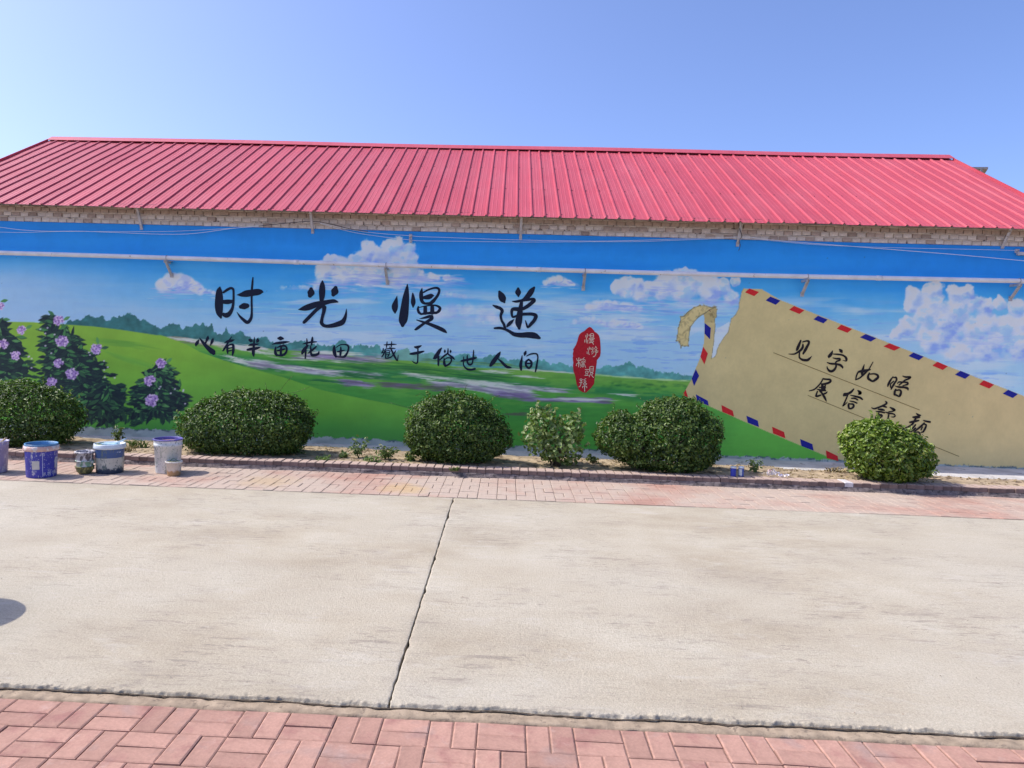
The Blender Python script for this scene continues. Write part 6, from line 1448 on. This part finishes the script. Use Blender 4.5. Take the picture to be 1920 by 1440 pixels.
# two little blue cans on the kerb
for (x, lab, c, lb) in ((1374.5, 'little blue can with a pale cap on the kerb, the plain one', (0.03, 0.045, 0.34), False), (1389, 'little blue can with a white label on the kerb', (0.05, 0.10, 0.36), True)):
    p_ = ground_at(x, 893.5, 0.03, 0.1); o = empty('paint_can', (p_[0], p_[1], 0.0995)); tag(o, lab, 'can', 'little blue cans on the kerb')
    MB().lathe([(0.0, 0.001), (0.030, 0.0), (0.031, 0.004), (0.031, 0.095), (0.028, 0.098)], 24, cap0=False, cap1=False).build('body', simple('can_blue', c, 0.35, var=0.15), o)
    MB().lathe([(0.029, 0.094), (0.033, 0.095), (0.033, 0.112), (0.030, 0.115), (0.0, 0.115)], 24, cap0=False, cap1=False).build('cap', simple('can_cap', (0.62, 0.68, 0.72), 0.35), o)
    if lb:
        vd = math.atan2(-p_[1], -p_[0]); patch(o, 'label_patch', 0.031, vd - 0.95, vd + 0.35, 0.012, 0.088, simple('can_label', (0.62, 0.66, 0.62), 0.6, dirt=(0.2, 0.25, 0.3), dirt_scale=90))
# crumpled masking tape
random.seed(9)
p_ = on(1452, 895, 0.105); o = empty('crumpled_tape', (p_[0] + 0.03, p_[1] + 0.08, 0.10)); tag(o, 'heap of crumpled white and pink masking tape on the kerb', 'waste tape')
MT = [simple('tape_white', (0.70, 0.66, 0.66), 0.6), simple('tape_pink', (0.66, 0.44, 0.42), 0.6), simple('tape_lilac', (0.48, 0.46, 0.62), 0.6)]
for k in range(18):
    V, F = [], []; c = Vector((random.gauss(0, 0.07), random.gauss(0, 0.04), 0)); hgt = max(0.02, 0.10 * math.exp(-(c.x + 0.03) ** 2 / 0.004)) * random.uniform(0.5, 1.1)
    ph = random.uniform(0, 6); rr = random.uniform(0.02, 0.05); w = random.uniform(0.008, 0.016)
    for i in range(14):
        a = ph + i * 0.5; q = Vector((c.x + rr * math.cos(a) * (1 + 0.4 * math.sin(a * 1.7)), c.y + rr * 0.7 * math.sin(a * 1.3), 0.012 + hgt * abs(math.sin(a * 0.8 + ph))))
        d = Vector((random.gauss(0, 1), random.gauss(0, 1), random.gauss(0, 1))).normalized() * w / 2 if i % 3 == 0 else d * 0.97
        V += [q - d, q + d]
    F = [(2 * i, 2 * i + 1, 2 * i + 3, 2 * i + 2) for i in range(13)]
    V = [(x, y, max(z, 0.003)) for x, y, z in V]
    link('tape_strip', py_mesh('tape_strip', V, F), MT[0 if k < 9 else random.randrange(3)], o)
# unseen drum added outside the picture to cast the shadow at the left
tip = on(30, 1168, 0); cot = 1 / math.tan(R(SUN_EL))
dh, dr = 0.88, 0.285
dc = Vector((tip[0] - (dh * cot + dr) * math.cos(R(SUN_A)), tip[1] + (dh * cot + dr) * math.sin(R(SUN_A)) + 0.02, 0.003))
o = empty('shadow_drum', dc); tag(o, 'blue drum added out of view left of the picture to cast a round shadow', 'drum')
MB().lathe([(0.0, 0.0), (0.25, 0.0), (0.275, 0.03), (0.283, 0.25), (0.291, 0.27), (0.283, 0.29), (0.283, 0.58), (0.291, 0.60), (0.283, 0.62), (0.28, 0.82), (0.26, 0.87), (0.24, 0.88), (0.0, 0.875)], 40, cap0=False, cap1=False).build('body', simple('drum_blue', (0.03, 0.10, 0.32), 0.4), o)
for sx in (-0.13, 0.13): MB().lathe([(0.03, 0.0), (0.032, 0.018), (0.0, 0.02)], 16, (sx, 0, 0.874), cap1=False).build('bung', simple('bung_white', (0.6, 0.6, 0.6), 0.5), o)
# crumbs and twigs on the road
random.seed(3)
n = 170; gx_ = RNG.uniform(-5, 5, n); gy_ = 3.05 + 3.9 * RNG.random(n) ** 1.3
P = np.stack([gx_, gy_, np.full(n, 0.0055)], -1); ok = np.abs(gx_) < gy_ * 0.75; P = P[ok]
me = leaf_mesh('road_crumbs', P, RNG.normal(0, 0.15, P.shape) + np.array([0, 0, 1.0]), RNG.uniform(0.004, 0.012, len(P)), 0.6, RNG.random(len(P)))
o = link('road_crumbs', me, leaf_mat('crumb', [(0.0, (0.03, 0.025, 0.02)), (0.5, (0.12, 0.09, 0.06)), (1.0, (0.30, 0.22, 0.14))], 0.9, 0.0)); tag(o, 'tiny crumbs and leaf bits lying on the concrete road', 'debris', kind='stuff')
